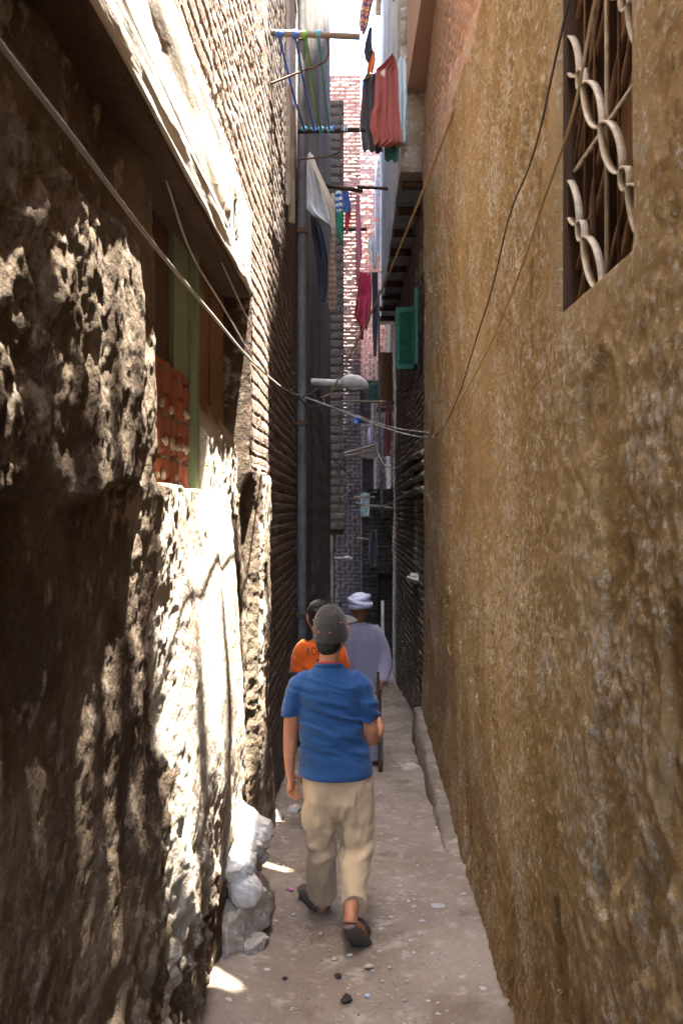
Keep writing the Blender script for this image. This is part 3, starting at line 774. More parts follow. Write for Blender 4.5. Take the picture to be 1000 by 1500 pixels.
C['check'] = cloth('cloth_chequered', (.22, .12, .07), None, 9, .95, ((.42, .28, .18), 14.0, 'xy'))
C['kid'] = cloth('cloth_kids', (.06, .16, .45), None, 9, .95, ((.7, .72, .75), 4.0, 'y'))
# racks of poles
def pole(label, pts, r=.02, mat='greywood'):
    o = rod('drying_pole', pts, r, M[mat], None, 8, 3, False); tag(o, label, 'pole', None); return o
p1 = pole('wooden drying pole topmost above the alley, tied with blue cord', [W(384, 46.5, 5.62)+Vector((-.05, 0, 0)), W(527, 54, 5.62)], .022)
p2 = pole('wooden drying pole in the middle, ending beside the rose shirt', [W(414, 193, 7.4)+Vector((-.05, 0, 0)), W(535, 190, 7.4)], .022, 'darkwood')
p3 = pole('dark short drying pole behind the white sheet and children\'s clothes', [W(470, 271, 10.5), W(531, 280, 10.5)], .03, 'darkwood')
p4 = pole('thin dark pole reaching from the jetty past the blue shutters', [W(523, 274, 12), W(580, 277, 12)], .025, 'darkwood')
p5 = pole('small dark pole end beside the long pink cloth', [W(500, 336, 14), W(537, 336, 14)], .03, 'darkwood')
b1 = rod('pole_brace', [W(396, 125, 5.6)+Vector((-.03, 0, 0)), W(440, 105, 5.62), W(477, 88, 5.62), W(480, 52, 5.62)], .008, M['rust'], p1, 8, 6)
b2 = rod('pole_brace', [W(412, 236, 7.4)+Vector((-.03, 0, 0)), W(455, 232, 7.4), W(494, 224, 7.4), W(501, 193, 7.4)], .009, M['rust'], p2, 8, 6)
cm = {'b': simple('blue_cord', (.10, .22, .62), .6), 'g': simple('green_cord', (.22, .55, .12), .6), 't': simple('turquoise_cord', (.15, .45, .6), .6)}
for (xa, xb, c, r, lab) in ((408, 446, 'b', .010, 'blue washing line nearest the left wall'), (432, 460, 'b', .009, 'second blue washing line from the left wall'),
                            (447, 470, 'g', .010, 'bright green washing line between the two poles'), (466, 482, 't', .009, 'pale blue washing line nearest the open sky')):
    a = W(xa, 50, 5.62); b = W(xb, 190, 7.4); m = (a+b)/2-Vector((0, 0, .05))
    o = rod('washing_line', [a, m, b], r, cm[c], None, 8, 8); tag(o, lab, 'washing line', 'washing lines between the drying poles')
    for q in (0, 2):
        e = a if q == 0 else b
        lump('knot', e+Vector((0, 0, .0)), (.035, .03, .03), cm['t' if q else c], o, q+xa, .5, 2)
for i in range(9):
    x = random.uniform(424, 528); p = W(x, 189, 7.4)
    o = box('clothes_peg', p+Vector((-.006, -.03, -.035)), p+Vector((.006, -.018, .03)), random.choice([cm['b'], cm['t'], M['white_stone']]), None, .001)
    tag(o, 'small plastic clothes peg clipped on the middle drying pole', 'clothes peg', 'clothes pegs on the middle drying pole')
# line that carries the shirts on the right
o = rod('washing_line', [W(526, 121, 8.0), W(560, 101, 8.0), W(600, 84, 8.2)], .006, M['ropet'], None, 8, 6); tag(o, 'tan washing line carrying the rose shirt', 'washing line')
garment('shirt', 'dark grey long shirt hanging left of the rose shirt', 'shirt', [(108, 538, 556), (120, 531, 556), (165, 528, 558), (175, 527, 556), (218, 531, 560), (223, 533, 562)], 8.15, C['dark'], .03, 3, .05, seed=1)
tee = garment('shirt', 'faded rose T-shirt with a pale print hanging on the right washing line', 'shirt',
        [(82, 574, 579), (95, 562, 582), (104, 550, 583), (140, 549, 584), (160, 547, 585), (163, 544, 586), (188, 541, 588), (200, 545, 588), (206, 547, 588), (215, 548, 568)], 7.95, C['rose'], .028, 3.2, .08, seed=2)
lump('chest_print', W(562, 107, 7.93), (.028, .006, .035), C['cream'], tee, 4, 1.1, 3)
garment('towel', 'pale ice blue garment hanging at the wall side of the rose shirt', 'garment', [(84, 585, 592), (92, 581, 594), (145, 583, 596), (208, 587, 594)], 8.1, C['ice'], .02, 1.5, .04, seed=5)
garment('cloth', 'dark teal cloth showing below the rose shirt', 'cloth', [(205, 562, 585), (212, 563, 584), (236, 563, 583)], 8.12, C['teal'], .02, 2, seed=6)
garment('cloth', 'khaki cloth tip just below the right hem of the rose shirt', 'cloth', [(190, 575, 589), (205, 576, 590), (217, 580, 586)], 8.05, C['khaki'], .015, 1.5, seed=7)
garment('blanket', 'orange and navy striped blanket hanging highest at the top edge of the sky gap', 'blanket', [(-12, 533, 552), (0, 531, 546), (20, 527, 541), (36, 526, 538), (48, 527, 533)], 7.2, C['stripe'], .02, 2, .05, seed=8)
garment('scarf', 'dark narrow scarf hanging below the striped blanket', 'scarf', [(40, 541, 545), (60, 535, 544), (75, 533, 546), (90, 536, 541)], 7.6, C['navy'], .02, 2, seed=9)
garment('cloth', 'orange cloth hanging behind the dark scarf', 'cloth', [(74, 543, 549), (90, 539, 550), (108, 537, 546)], 7.9, C['orange'], .02, 2, seed=10)
o = rod('washing_line', [W(521, -14, 7.2), W(556, -10, 7.4), W(578, 2, 8.4)], .006, M['ropet'], None, 8, 4); tag(o, 'washing line at the very top holding the striped blanket', 'washing line')
garment('sheet', 'sunlit white and cream sheet hanging beside the left wall', 'sheet', [(228, 451, 456), (245, 450, 463), (270, 449, 473), (300, 448, 484), (308, 449, 487), (318, 458, 490), (332, 478, 490)], 9.2, C['white'], .05, 2.5, .15, seed=11)
garment('sheet', 'cream cloth strip slanting along the edge of the white sheet', 'sheet', [(226, 453, 458), (250, 459, 468), (280, 472, 482), (305, 482, 490), (335, 484, 489)], 9.1, C['cream'], .03, 1.5, .1, seed=12)
garment('trousers', 'black trousers hanging in shade below the white sheet', 'trousers', [(318, 455, 464), (345, 457, 474), (380, 464, 480), (420, 466, 479), (442, 467, 475)], 9.6, C['navy'], .03, 2, seed=13)
garment('scarf', 'brown chequered scarf hanging low below the pole', 'scarf', [(340, 486, 491), (385, 482, 491), (420, 481, 493), (445, 479, 493), (458, 484, 490)], 10.4, C['check'], .03, 1.5, seed=14)
garment('trousers', 'tan narrow trouser leg hanging above the chequered scarf', 'trousers', [(283, 485, 490), (330, 485, 491), (388, 487, 491)], 10.45, C['cream'], .02, 1.0, seed=15)
garment('child_shirt', "blue and white striped child's shirt on the dark pole", 'shirt', [(280, 491, 500), (310, 491, 502), (316, 493, 501)], 10.5, C['kid'], .03, 2, seed=16)
garment('child_shirt', "plain blue child's shirt beside the striped one", 'shirt', [(280, 503, 510), (300, 503, 513), (312, 504, 512)], 10.5, C['blue'], .03, 1.5, seed=17)
garment('child_shirt', "green child's shirt hanging lowest below the dark pole", 'shirt', [(308, 491, 503), (335, 491, 503), (345, 495, 501), (356, 499, 502)], 10.48, C['leaf'], .03, 1.5, seed=18)
garment('child_shirt', "red child's shorts below the plain blue shirt", 'shorts', [(300, 510, 513), (312, 505, 514), (330, 505, 511), (342, 507, 509)], 10.52, C['red'], .02, 1.5, seed=19)
garment('scarf', 'long faded pink scarf hanging in front of the pink brick', 'scarf', [(284, 522, 526), (320, 521, 528), (370, 521, 530), (390, 521, 527), (418, 522, 525)], 12.5, C['pink'], .03, 1.5, seed=20)
garment('bag', 'bunched white cloth hanging near the blue grey shutters', 'cloth', [(346, 541, 549), (360, 538, 550), (375, 541, 552), (392, 546, 552)], 12.8, C['white'], .06, 1.5, seed=21)
garment('dress', 'bright crimson dress hanging in the middle of the alley', 'dress', [(399, 526, 543), (410, 525, 544), (440, 522, 544), (465, 518, 542), (475, 524, 539), (482, 528, 538)], 11.8, C['crimson'], .07, 3.0, .1, seed=22)
garment('scarf', 'crimson cloth strip below the dress', 'scarf', [(474, 527, 533), (498, 528, 532)], 11.9, C['crimson'], .02, 1, seed=23)
garment('trousers', 'black trousers hanging right of the crimson dress', 'trousers', [(398, 544, 553), (430, 545, 553), (480, 545, 553), (522, 547, 551)], 12.0, C['navy'], .03, 1.5, seed=24)
o = rod('washing_line', [W(520, 398, 11.9), W(540, 399.5, 11.9), W(563, 397, 11.9)], .008, M['ropet'], None, 8, 4); tag(o, 'washing line carrying the crimson dress', 'washing line')
garment('cloth', 'dark red cloth hanging deep in the alley under the green shutter', 'cloth', [(594, 566, 572), (615, 564, 574), (640, 562, 573), (668, 561, 571)], 13.0, C['maroon'], .04, 1.5, seed=25)
garment('child_shirt', 'small lilac garment hanging deep in the alley', 'garment', [(626, 540, 545), (635, 538, 546), (650, 541, 546)], 15.0, C['lilac'], .03, 1.5, seed=26)
garment('cloth', 'blue cloth on the pole below the street lamp', 'cloth', [(608, 520, 528), (620, 519, 530)], 15.0, C['blue'], .03, 1.5, seed=27)
garment('bag', 'dark hanging bag low down at the end of the alley', 'bag', [(776, 544, 551), (790, 541, 552), (818, 539, 553), (830, 543, 550)], 15.0, C['dark'], .06, 1.5, seed=28)
garment('cloth', 'pale grey cloth draped over the lowest pole', 'cloth', [(722, 528, 541), (745, 527, 541), (756, 528, 540)], 15.5, C['ice'], .03, 2, seed=29)
for (a, b, Y, lab) in (((500, 588), (578, 589), 14.5, 'rusty pole deep in the alley beside the lilac garment'), ((504, 664), (549, 652), 15.2, 'slanting wooden pole deep in the alley below the blue cloth'),
                       ((505, 668), (552, 660), 15.25, 'lower one of two slanting wooden poles deep in the alley'), ((518, 728), (549, 728), 15.2, 'yellowish pole holding the pale grey cloth'),
                       ((526, 739), (581, 745), 14.8, 'long dark pole just above the hanging bag'), ((522, 788), (540, 790), 15.6, 'white stub of pole low at the end of the alley')):
    pole(lab, [W(*a, Y), W(*b, Y)], .022, 'greywood')
o = rod('standpipe', [W(554.5, 425, 14.6), W(555, 520, 14.6), W(556, 640, 14.6), W(560, 760, 14.6)], .02, M['pipe'], None, 8, 4); tag(o, 'pale vertical pipe running down the right side of the far alley', 'pipe')

# ------------------------------------------------------------------ street lamps
def lamp(root, c0, arm_len, s, kids=True):
    x, y, z = c0
    # arm box, shell like a cobra head, glass below
    rings = [(Vector((x-.50*s, y, z+.03*s)), .06*s, .06*s), (Vector((x-.2*s, y, z+.01*s)), .065*s, .07*s), (Vector((x+.02*s, y, z+.0*s)), .07*s, .08*s)]
    multi('lamp_arm', [tube_geo(rings, 12, Vector((0, 0, 1)))], M['lamp'], root)
    sh = [(Vector((x+.0*s, y, z+.005*s)), .075*s, .075*s), (Vector((x+.05*s, y, z+.02*s)), .10*s, .10*s), (Vector((x+.14*s, y, z+.035*s)), .125*s, .125*s), (Vector((x+.26*s, y, z+.022*s)), .118*s, .13*s),
          (Vector((x+.36*s, y, z-.01*s)), .088*s, .11*s), (Vector((x+.43*s, y, z-.055*s)), .042*s, .07*s), (Vector((x+.455*s, y, z-.075*s)), .010*s, .02*s)]
    multi('lamp_shell', [tube_geo(sh, 20, Vector((0, 0, 1)))], M['lamp'], root)
    gl = [(Vector((x+.08*s, y, z-.085*s)), .02*s, .06*s), (Vector((x+.2*s, y, z-.10*s)), .035*s, .10*s), (Vector((x+.33*s, y, z-.095*s)), .025*s, .08*s), (Vector((x+.40*s, y, z-.085*s)), .008*s, .03*s)]
    multi('lamp_glass', [tube_geo(gl, 16, Vector((0, 0, 1)))], M['lampglass'], root)
c = W(500, 562, 9.0)
lr = empty('street_lamp', W(462, 556, 9.0), 'large dusty grey street lamp reaching out from the left wall above the alley', 'street lamp')
lamp(lr, (c.x, 9.0, c.z), .6, .70)
c = W(503, 818, 14.2)
l2 = empty('street_lamp', W(490, 818, 14.2), 'small pale lamp low down at the far end of the alley', 'street lamp')
lamp(l2, (c.x, 14.2, c.z), .4, .36)

# ------------------------------------------------------------------ cables
def cable(label, pts, r, mat, n=10):
    o = rod('cable', pts, r, M[mat], None, 8, n); tag(o, label, 'cable'); return o
cable('thick pale cable slanting across the near left wall', [W(-60, -20, .84), W(0, 64, .97), W(110, 206, 1.25), W(225, 358, 1.78), W(310, 460, 2.55), W(372, 532, 3.75), W(418, 571, 5.9), W(440, 580, 7.6)], .0046, 'palecable')
cable('thin pale cable hanging under the timber beam in front of the boards', [W(243, 262, 2.5), W(280, 370, 3.0), W(330, 455, 3.6), W(372, 530, 4.3)], .0042, 'palecable')
cable('short thin cable in front of the brown boards', [W(325, 385, 3.5), W(350, 440, 4.0), W(369, 480, 4.35)], .004, 'palecable')
cable('dark cable falling from the roof of the ochre wall to the street lamp', [W(735, -30, 4.3), W(722, 0, 4.4), W(680, 120, 4.9), W(625, 265, 6.0), W(580, 375, 7.0), W(545, 455, 7.9), W(500, 545, 8.6), W(485, 575, 8.8), W(470, 582, 8.9)], .010, 'ropet')
wx = .585
def RW(px, py, off=.03):
    """a point on the ochre wall seen at a pixel"""
    lo, hi = .8, 9.0
    for _ in range(40):
        m = .5*(lo+hi)
        if (px-500)/F*m < float(XR(np.array(m)))-off: lo = m
        else: hi = m
    return W(px, py, lo)
cable('black cable hanging down the ochre wall beside the grilled window', [RW(846, -40, .05), RW(833, 0, .05), RW(810, 100, .05), RW(793, 180, .05), RW(774, 245, .05), RW(745, 318, .04), RW(721, 420, .04), RW(696, 500, .04), RW(674, 572, .045), RW(650, 625, .05), RW(637, 638, .06)], .0032, 'cable')
cable('thin dusty wire crossing the window grille down the ochre wall', [RW(880, -30, .06), RW(868, 15, .06), RW(838, 170, .06), RW(800, 280, .045), RW(760, 400, .04), RW(715, 510, .04), RW(672, 590, .045), RW(640, 640, .06)], .004, 'ropet')
cable('pair of twisted wires sagging from the lamp to the ochre wall', [W(440, 580, 7.9), W(470, 590, 8.0), W(520, 610, 8.1), W(580, 632, 8.0), W(622, 641, 7.6), W(640, 637, 7.0)], .007, 'palecable')
cable('second thin sagging wire under the twisted pair', [W(430, 577, 7.5), W(462, 588, 7.9), W(515, 606, 8.0), W(575, 626, 8.0), W(628, 634, 7.4)], .005, 'palecable')
cable('looped black wire bunch by the lamp arm', [W(418, 571, 6.4), W(432, 584, 7.0), W(452, 578, 7.8), W(468, 570, 8.4), W(474, 590, 8.4), W(452, 596, 8.2), W(436, 580, 7.8)], .006, 'cable')
cable('thin wire curving below the stone courses deep in the alley', [W(552, 660, 12), W(562, 680, 11.5), W(580, 686, 10.5), W(596, 676, 9.4)], .007, 'palecable')
cable('sagging wire loop in front of the dark brick wall', [W(520, 736, 12.5), W(545, 742, 12), W(570, 738, 11), W(592, 726, 10)], .007, 'palecable')
cable('grey cable running down the far left brick house', [W(476, 640, 14), W(492, 676, 14.2), W(506, 690, 14.6), W(525, 712, 14.8)], .008, 'cable')

# ------------------------------------------------------------------ fallen masonry and litter
hb = empty('rubble_heap', GP(350, 1392), 'heap of fallen masonry at the foot of the left wall with a sunlit white top', 'rubble')
g = GP(352, 1392); Yh = 3.62
gz_ = float(ground_z(Yh))
for (x_, y_, z_, rx_, ry_, rz_, mt_, nm_) in ((-.48, -.02, .10, .19, .30, .24, 'stone', 'masonry_block'), (-.49, .10, .28, .16, .26, .22, 'stone', 'masonry_block'), (-.435, .02, .44, .14, .17, .12, 'white_stone', 'white_stone'),
        (-.43, .16, .10, .10, .13, .14, 'stone', 'masonry_block'), (-.40, -.14, .02, .09, .11, .09, 'stone', 'masonry_block'), (-.40, .13, .30, .06, .07, .06, 'white_stone', 'brick_piece'), (-.47, -.14, .38, .10, .10, .10, 'white_stone', 'masonry_block')):
    lump(nm_, (x_, Yh+y_, gz_+z_), (rx_, ry_, rz_), M[mt_], hb, int(100*abs(x_)+y_*100+z_*77), .45, 5, None, 14)
lump('round_stone', (-.425, Yh-.17, gz_+.29), (.072, .05, .08), M['white_stone'], hb, 2, .24, 5)
for i, (px, py, r, lab) in enumerate(((432, 1188, .055, 'flat pale stone by the left hand of the boy in blue'), (398, 1200, .09, 'brown stone lump at the foot of the left wall behind the heap'),
                                (386, 1230, .07, 'grey stone lying just behind the rubble heap'))):
    p = GP(px, py); o = lump('stone', (p.x, p.y, p.z+r*.3), (r, r*1.1, r*.6), M['white_stone'] if i == 0 else M['stone'], None, 20+i, .4, 4, None, 9); tag(o, lab, 'stone')
o = lump('slab_step', tuple(GP(600, 1128)), (.11, .12, .05), M['stone'], None, 31, .4, 4); tag(o, 'worn stone lump set in the ground right of the walking stick', 'stone')
paper = simple('litter_paper', (.42, .42, .43), .8); paper2 = simple('litter_bluish_plastic', (.52, .60, .75), .4); paper3 = simple('litter_tan_card', (.45, .38, .30), .9); pink_l = simple('litter_pink_wrapper', (.6, .18, .32), .5); dk = simple('litter_dark_scrap', (.035, .025, .025), .8)
def scrap(px, py, r, mat, label, cat, group=None, up=.12):
    p = GP(px, py); r = r*(.78 if p.y < 5 else 1); n = random.randint(5, 8)
    import bmesh
    a0 = random.uniform(0, 6.3); V = []; 
    for zz in (0, 1):
        for i in range(n):
            a = a0+2*math.pi*i/n; q = r*random.uniform(.6, 1.25)
            if zz == 0: last = V
            V.append([p.x+q*math.cos(a), p.y+q*.75*math.sin(a), p.z+.004+r*up*random.random()])
    for i in range(n): V[n+i] = [V[i][0]*.98+p.x*.02, V[i][1]*.98+p.y*.02, V[i][2]+.005+r*.08]
    V = [tuple(v) for v in V]; cb = len(V); V += [(p.x, p.y, p.z-.002), (p.x, p.y, p.z+.008+r*.2)]
    Q = [(i, (i+1) % n, n+(i+1) % n, n+i) for i in range(n)]
    tri = [(cb, (i+1) % n, i) for i in range(n)]+[(cb+1, n+i, n+(i+1) % n) for i in range(n)]
    o = mk('litter_scrap', V, Q, tri, mat, None, None, False); tag(o, label, cat, group); return o
G1 = 'white scraps of litter on the alley floor'; L1 = 'small white scrap of litter lying on the alley floor'
for px, py, r in ((598, 997, .035), (612, 1003, .03), (590, 1008, .04), (604, 1011, .045), (617, 1016, .03), (585, 1018, .05), (600, 1034, .03), (575, 990, .03),
                  (590, 1052, .03), (600, 1065, .025), (606, 1186, .02), (618, 1178, .025), (560, 1184, .02), (640, 1180, .02), (572, 1346, .018), (586, 1312, .02),
                  (640, 1330, .05), (606, 1330, .018), (652, 1300, .02), (670, 1308, .018), (618, 1352, .02), (600, 1380, .016), (606, 1398, .014), (634, 1400, .014),
                  (570, 1420, .014), (592, 1468, .014), (640, 1488, .012), (700, 1375, .022), (545, 1424, .010), (512, 1402, .02), (430, 1342, .022), (650, 1150, .014), (625, 1090, .02), (616, 1078, .016)):
    scrap(px, py, r, paper, L1, 'litter', G1)
G2 = 'bluish plastic scraps on the alley floor'; L2 = 'shiny bluish plastic scrap on the alley floor'
for px, py, r in ((610, 1012, .04), (596, 1000, .03), (606, 1022, .03), (596, 1180, .018), (688, 1393, .012), (538, 1461, .014), (583, 1150, .012), (598, 1322, .014)):
    scrap(px, py, r, paper2, L2, 'litter', G2)
G3 = 'tan chips of stone and card on the alley floor'; L3 = 'tan chip of card or stone lying on the alley floor'
for px, py, r in ((540, 1418, .026), (575, 1346, .018), (616, 1370, .016), (660, 1385, .016), (690, 1410, .018), (560, 1440, .012), (650, 1436, .015), (596, 1440, .012), (490, 1408, .024), (626, 1470, .016), (585, 1120, .03), (630, 1120, .03), (470, 1370, .014), (664, 1428, .02), (530, 1364, .02), (555, 1396, .016)):
    scrap(px, py, r, paper3, L3, 'litter', G3)
scrap(426, 1305, .028, pink_l, 'pink wrapper lying left of the boy in blue', 'wrapper')
o = scrap(507, 1468, .034, dk, 'crumpled black scrap on the ground at the bottom', 'scrap', None, .5)
scrap(418, 1437, .02, dk, 'thin dark twig like scrap near the bottom left', 'scrap', None, .5)
scrap(494, 1432, .022, dk, 'dark dry leaf scrap behind the black one', 'scrap', None, .15)
# pebbles nobody could count
def pebbles():
    V, Q = [], []
    N = 1000
    for i in range(N):
        y = 2.7+8.5*random.random()**1.6; x = random.uniform(-.5, .85)
        z = float(ground_z(y))+.005
        r = random.uniform(.002, .0075)*(1+.05*y)
        k = len(V)
        for dx, dy, dz in ((1, 0, 0), (0, 1, 0), (-1, 0, 0), (0, -1, 0), (0, 0, .7), (0, 0, -.8)):
            s_ = random.uniform(.6, 1.2); V.append((x+dx*r*s_, y+dy*r*s_, z+dz*r))
        Q += [(k+a, k+b, k+c) for a, b, c in ((0, 1, 4), (1, 2, 4), (2, 3, 4), (3, 0, 4), (1, 0, 5), (2, 1, 5), (3, 2, 5), (0, 3, 5))]
    o = mk('pebbles', V, Q, (), M['stone'], None, None, False); tag(o, 'fine pale grit scattered over the alley floor', 'grit', None, 'stuff')
pebbles()

# ------------------------------------------------------------------ people
skin = NT('tan_skin'); _p = skin.obj(); _a = skin.noise(_p, 18, 4, .6)
skin.b.inputs['Subsurface Weight'].default_value = .05; skin.b.inputs['Subsurface Radius'].default_value = (.02, .008, .004); skin.b.inputs['Subsurface Scale'].default_value = .5
SK = skin.out(skin.mix(skin.ramp(_a, .35, .7), (.40, .18, .095), (.33, .14, .075)), .65, skin.bump(skin.noise(_p, 180, 3, .6), .15, .002))
skin2 = NT('dark_skin'); _p = skin2.obj()
SK2 = skin2.out(skin2.mix(skin2.noise(_p, 18, 4, .6), (.20, .09, .05), (.15, .065, .035)), .55)
CB = cloth('blue_cotton_jersey', (.015, .060, .172), (.011, .048, .145), 6)
CT = cloth('tan_cotton_twill', (.44, .325, .20), (.39, .285, .175), 5)
CO = cloth('orange_sports_shirt', (.54, .095, .007), (.47, .08, .006), 5)
CR = cloth('lilac_grey_robe_cotton', (.23, .213, .28), (.20, .187, .25), 5)
CW = cloth('white_turban_cotton', (.52, .53, .64), (.46, .47, .58), 8)
CG = cloth('charcoal_cap_cotton', (.032, .030, .028), (.026, .024, .022), 12)
CH = simple('black_hair', (.012, .010, .009), .6, 0, .3, 60, .8)
CS = simple('brown_grey_shoe', (.105, .082, .068), .7, 0, .25, 20)
CSS = simple('dark_shoe_sole', (.06, .042, .032), .8, 0, .3, 30)
CX = cloth('red_collar', (.45, .03, .03)); CE = simple('orange_embroidery', (.8, .10, .03), .8)
CK = cloth('black_trouser_cloth', (.03, .03, .035))
def hand(wr, dr, palm_n, thumb_d, L=.16, curl=.5):
    """tubes for a palm, five unequal curled fingers and a thumb from the side of the palm; dr = finger direction, palm_n = direction the palm faces"""
    d = Vector(dr).normalized(); n = Vector(palm_n); n = (n-n.dot(d)*d).normalized(); s = d.cross(n).normalized()
    if s.dot(Vector(thumb_d)) < 0: s = -s          # s points to the thumb side
    w = Vector(wr); k = L/.17
    T = [[(w-d*.015*k, .019*k, .024*k), (w+d*.02*k, .017*k, .031*k), (w+d*.055*k, .0155*k, .037*k), (w+d*.08*k, .012*k, .036*k)]]
    for i, (o, l, r) in enumerate(((.027, .066, .0078), (.0095, .075, .0082), (-.0085, .069, .0078), (-.025, .054, .0068))):
        b = w+d*(.078*k)+s*o*k
        a = curl*(.8+.16*i)
        d1 = (d*math.cos(a*.5)+n*math.sin(a*.5)); d2 = (d*math.cos(a*1.3)+n*math.sin(a*1.3)); d3 = (d*math.cos(a*2.0)+n*math.sin(a*2.0))
        p1 = b+d1*l*.45*k; p2 = p1+d2*l*.32*k; p3 = p2+d3*l*.25*k
        T.append([(b-d*.018*k, r*k, r*k), (p1, r*.97*k, r*.97*k), (p2, r*.9*k, r*.9*k), (p3, r*.62*k, r*.62*k)])
    b = w+d*.022*k+s*.024*k
    t1 = (d*.65+s*.7+n*.25).normalized(); t2 = (d*.85+s*.25+n*.45).normalized()
    T.append([(b-s*.01*k, .011*k, .011*k), (b+t1*.03*k, .010*k, .010*k), (b+t1*.03*k+t2*.028*k, .009*k, .009*k), (b+t1*.03*k+t2*.048*k, .0058*k, .0058*k)])
    return T
def head_tubes(c, s, fwd):
    """c = head centre, s = head height"""
    c = Vector(c); f = Vector(fwd).normalized(); sd = Vector((f.y, -f.x, 0)); up = Vector((0, 0, 1))
    R = []
    for t, a, b, o in ((-.5, .10, .10, .16), (-.42, .20, .22, .12), (-.28, .29, .33, .06), (-.1, .335, .40, .02), (.08, .355, .44, -.01), (.24, .345, .43, -.02), (.38, .28, .35, -.02), (.47, .16, .2, -.02), (.5, .04, .05, -.02)):
        R.append((c+up*t*s+f*o*s, a*s, b*s))
    T = [R]
    T.append([(c+f*.40*s+up*.06*s, .035*s, .03*s), (c+f*.46*s-up*.04*s, .05*s, .05*s), (c+f*.45*s-up*.11*s, .07*s, .04*s)])
    for k in (-1, 1):
        e = c+sd*.355*s*k-up*.03*s
        T.append([(e-up*.13*s, .03*s, .04*s), (e+sd*k*.03*s, .03*s, .075*s), (e+up*.13*s+sd*k*.045*s, .025*s, .06*s), (e+up*.15*s+sd*k*.04*s, .01*s, .02*s)])
    return T
def crease(seed, amp, sx, sz, sy=None):
    def f(x, y, z):
        q = fbm(x*sx+.6*y*sx, z*sz+.35*x*sz, seed, 3, .55)
        return amp*(1-np.abs(q)*3.2)+amp*.8*fbm(x*sx*.5, z*sz*.5+y*3, seed+3, 2)
    return f

# --- the boy in the blue shirt
YB = 3.72; sB = YB/F
def B(px, py, dy=0): return W(px, py, YB)+Vector((0, dy, 0))
boy = empty('person', (B(492, 1340).x, YB, float(ground_z(YB))), 'boy in blue T-shirt, tan trousers and dark cap walking away, nearest the camera', 'person')
hc = B(485, 925, .01)
bt = head_tubes(hc, .215, (.25, 1, 0))
bt.append([(B(484, 940, .0), .050, .055), (B(482, 962, .0), .046, .052), (B(482, 985, .01), .06, .06), (B(482, 1010, .01), .10, .07)])
# arms
bt.append([(B(436, 1010), .034, .038), (B(428, 1036), .037, .041), (B(426, 1066, .01), .037, .040), (B(425, 1082, .015), .035, .037), (B(424, 1102, .01), .031, .033), (B(424, 1122, -.005), .023, .027), (B(425, 1130, -.01), .022, .026)])
bt += hand(B(425, 1130, -.01), (.10, .10, -1), (.55, -.8, 0), (.8, .55, 0), .165, .6)
bt.append([(B(529, 1010), .038, .042), (B(537, 1040), .042, .043), (B(541, 1068, .0), .042, .043), (B(542, 1082, .02), .040, .040), (B(548, 1086, .07), .037, .037), (B(556, 1082, .15), .028, .030), (B(558, 1080, .18), .025, .028)])
bt += hand(B(558, 1080, .18), (.05, 1, .1), (-.9, .1, -.3), (0, .1, 1), .145, 1.15)
# feet and shins under the trousers
bt.append([(W(474, 1280, 3.79), .04, .042), (W(473, 1312, 3.85), .036, .04), (W(472, 1322, 3.87), .034, .045), (W(470, 1327, 3.88), .036, .05)])
fl = W(468, 1330, 3.88); fl.z = float(ground_z(3.88))+.045
bt.append([(fl+Vector((.01, -.03, 0)), .035, .035), (fl+Vector((-.03, .05, -.008)), .04, .03), (fl+Vector((-.06, .13, -.018)), .042, .02), (fl+Vector((-.075, .17, -.022)), .03, .014)])
bt.append([(W(517, 1290, 3.59), .04, .042), (W(515, 1325, 3.48), .034, .040), (W(514, 1340, 3.445), .029, .036), (W(513, 1352, 3.43), .034, .038)])
fr = W(513, 1353, 3.435)
fd = Vector((.055, .115, -.135))
bt.append([(fr+Vector((0, -.012, .005)), .033, .03), (fr+fd*.35+Vector((0, .02, 0)), .038, .03), (fr+fd*.75+Vector((0, .03, .005)), .042, .026), (fr+fd*1.0+Vector((.0, .045, .005)), .038, .018), (fr+fd*1.05+Vector((0, .08, .01)), .025, .012)])
# hips to join everything into one figure
bt.append([(B(482, 1000), .11, .07), (B(486, 1060), .11, .08), (B(492, 1130), .13, .09), (B(494, 1175), .13, .09)])
for xs in ((470, 1170, 471, 1275, .05), (520, 1170, 517, 1275, -.06)):
    bt.append([(B(xs[0], xs[1]), .06, .065), (B((xs[0]+xs[2])/2, 1235), .045, .05), (B(xs[2], xs[3], xs[4]), .04, .04)])
bt.append([(B(434, 1008), .034, .04), (B(482, 1002), .06, .06), (B(531, 1008), .034, .04)])
blob('body', bt, .0052, SK, boy, 2)
# shirt
st = [[(B(482, 971, .0), .058, .062), (B(482, 980, .0), .095, .075), (B(482, 990, 0), .145, .088), (B(482, 1003, 0), .172, .10), (B(483, 1022, 0), .160, .108), (B(484, 1050, 0), .158, .114), (B(487, 1085, 0), .155, .112), (B(490, 1112, 0), .168, .118), (B(491.5, 1127, 0), .178, .130), (B(491.5, 1134, 0), .178, .131)],
      [(B(455, 992), .05, .06), (B(437, 1003), .055, .064), (B(430, 1022), .053, .062), (B(426, 1040), .050, .062), (B(425.5, 1049), .048, .061)],
      [(B(512, 992), .05, .06), (B(529, 1003), .055, .064), (B(536, 1024), .054, .062), (B(538, 1044), .056, .064), (B(538.5, 1055), .055, .063)]]
def shirt_f(x, y, z):
    lowf = 1-sm(z, .72, 1.0)
    q = fbm(x*5+y*3, z*22+x*6, 301, 3, .5); q2 = fbm(x*3, z*7+2*x, 305, 2)
    return (.011*(1-3*np.abs(q))*(.08+.92*lowf)+.010*q2-.004)*sm(z, .47, .60)
sh = blob('shirt', st, .0065, CB, boy, 5, shirt_f, 28)
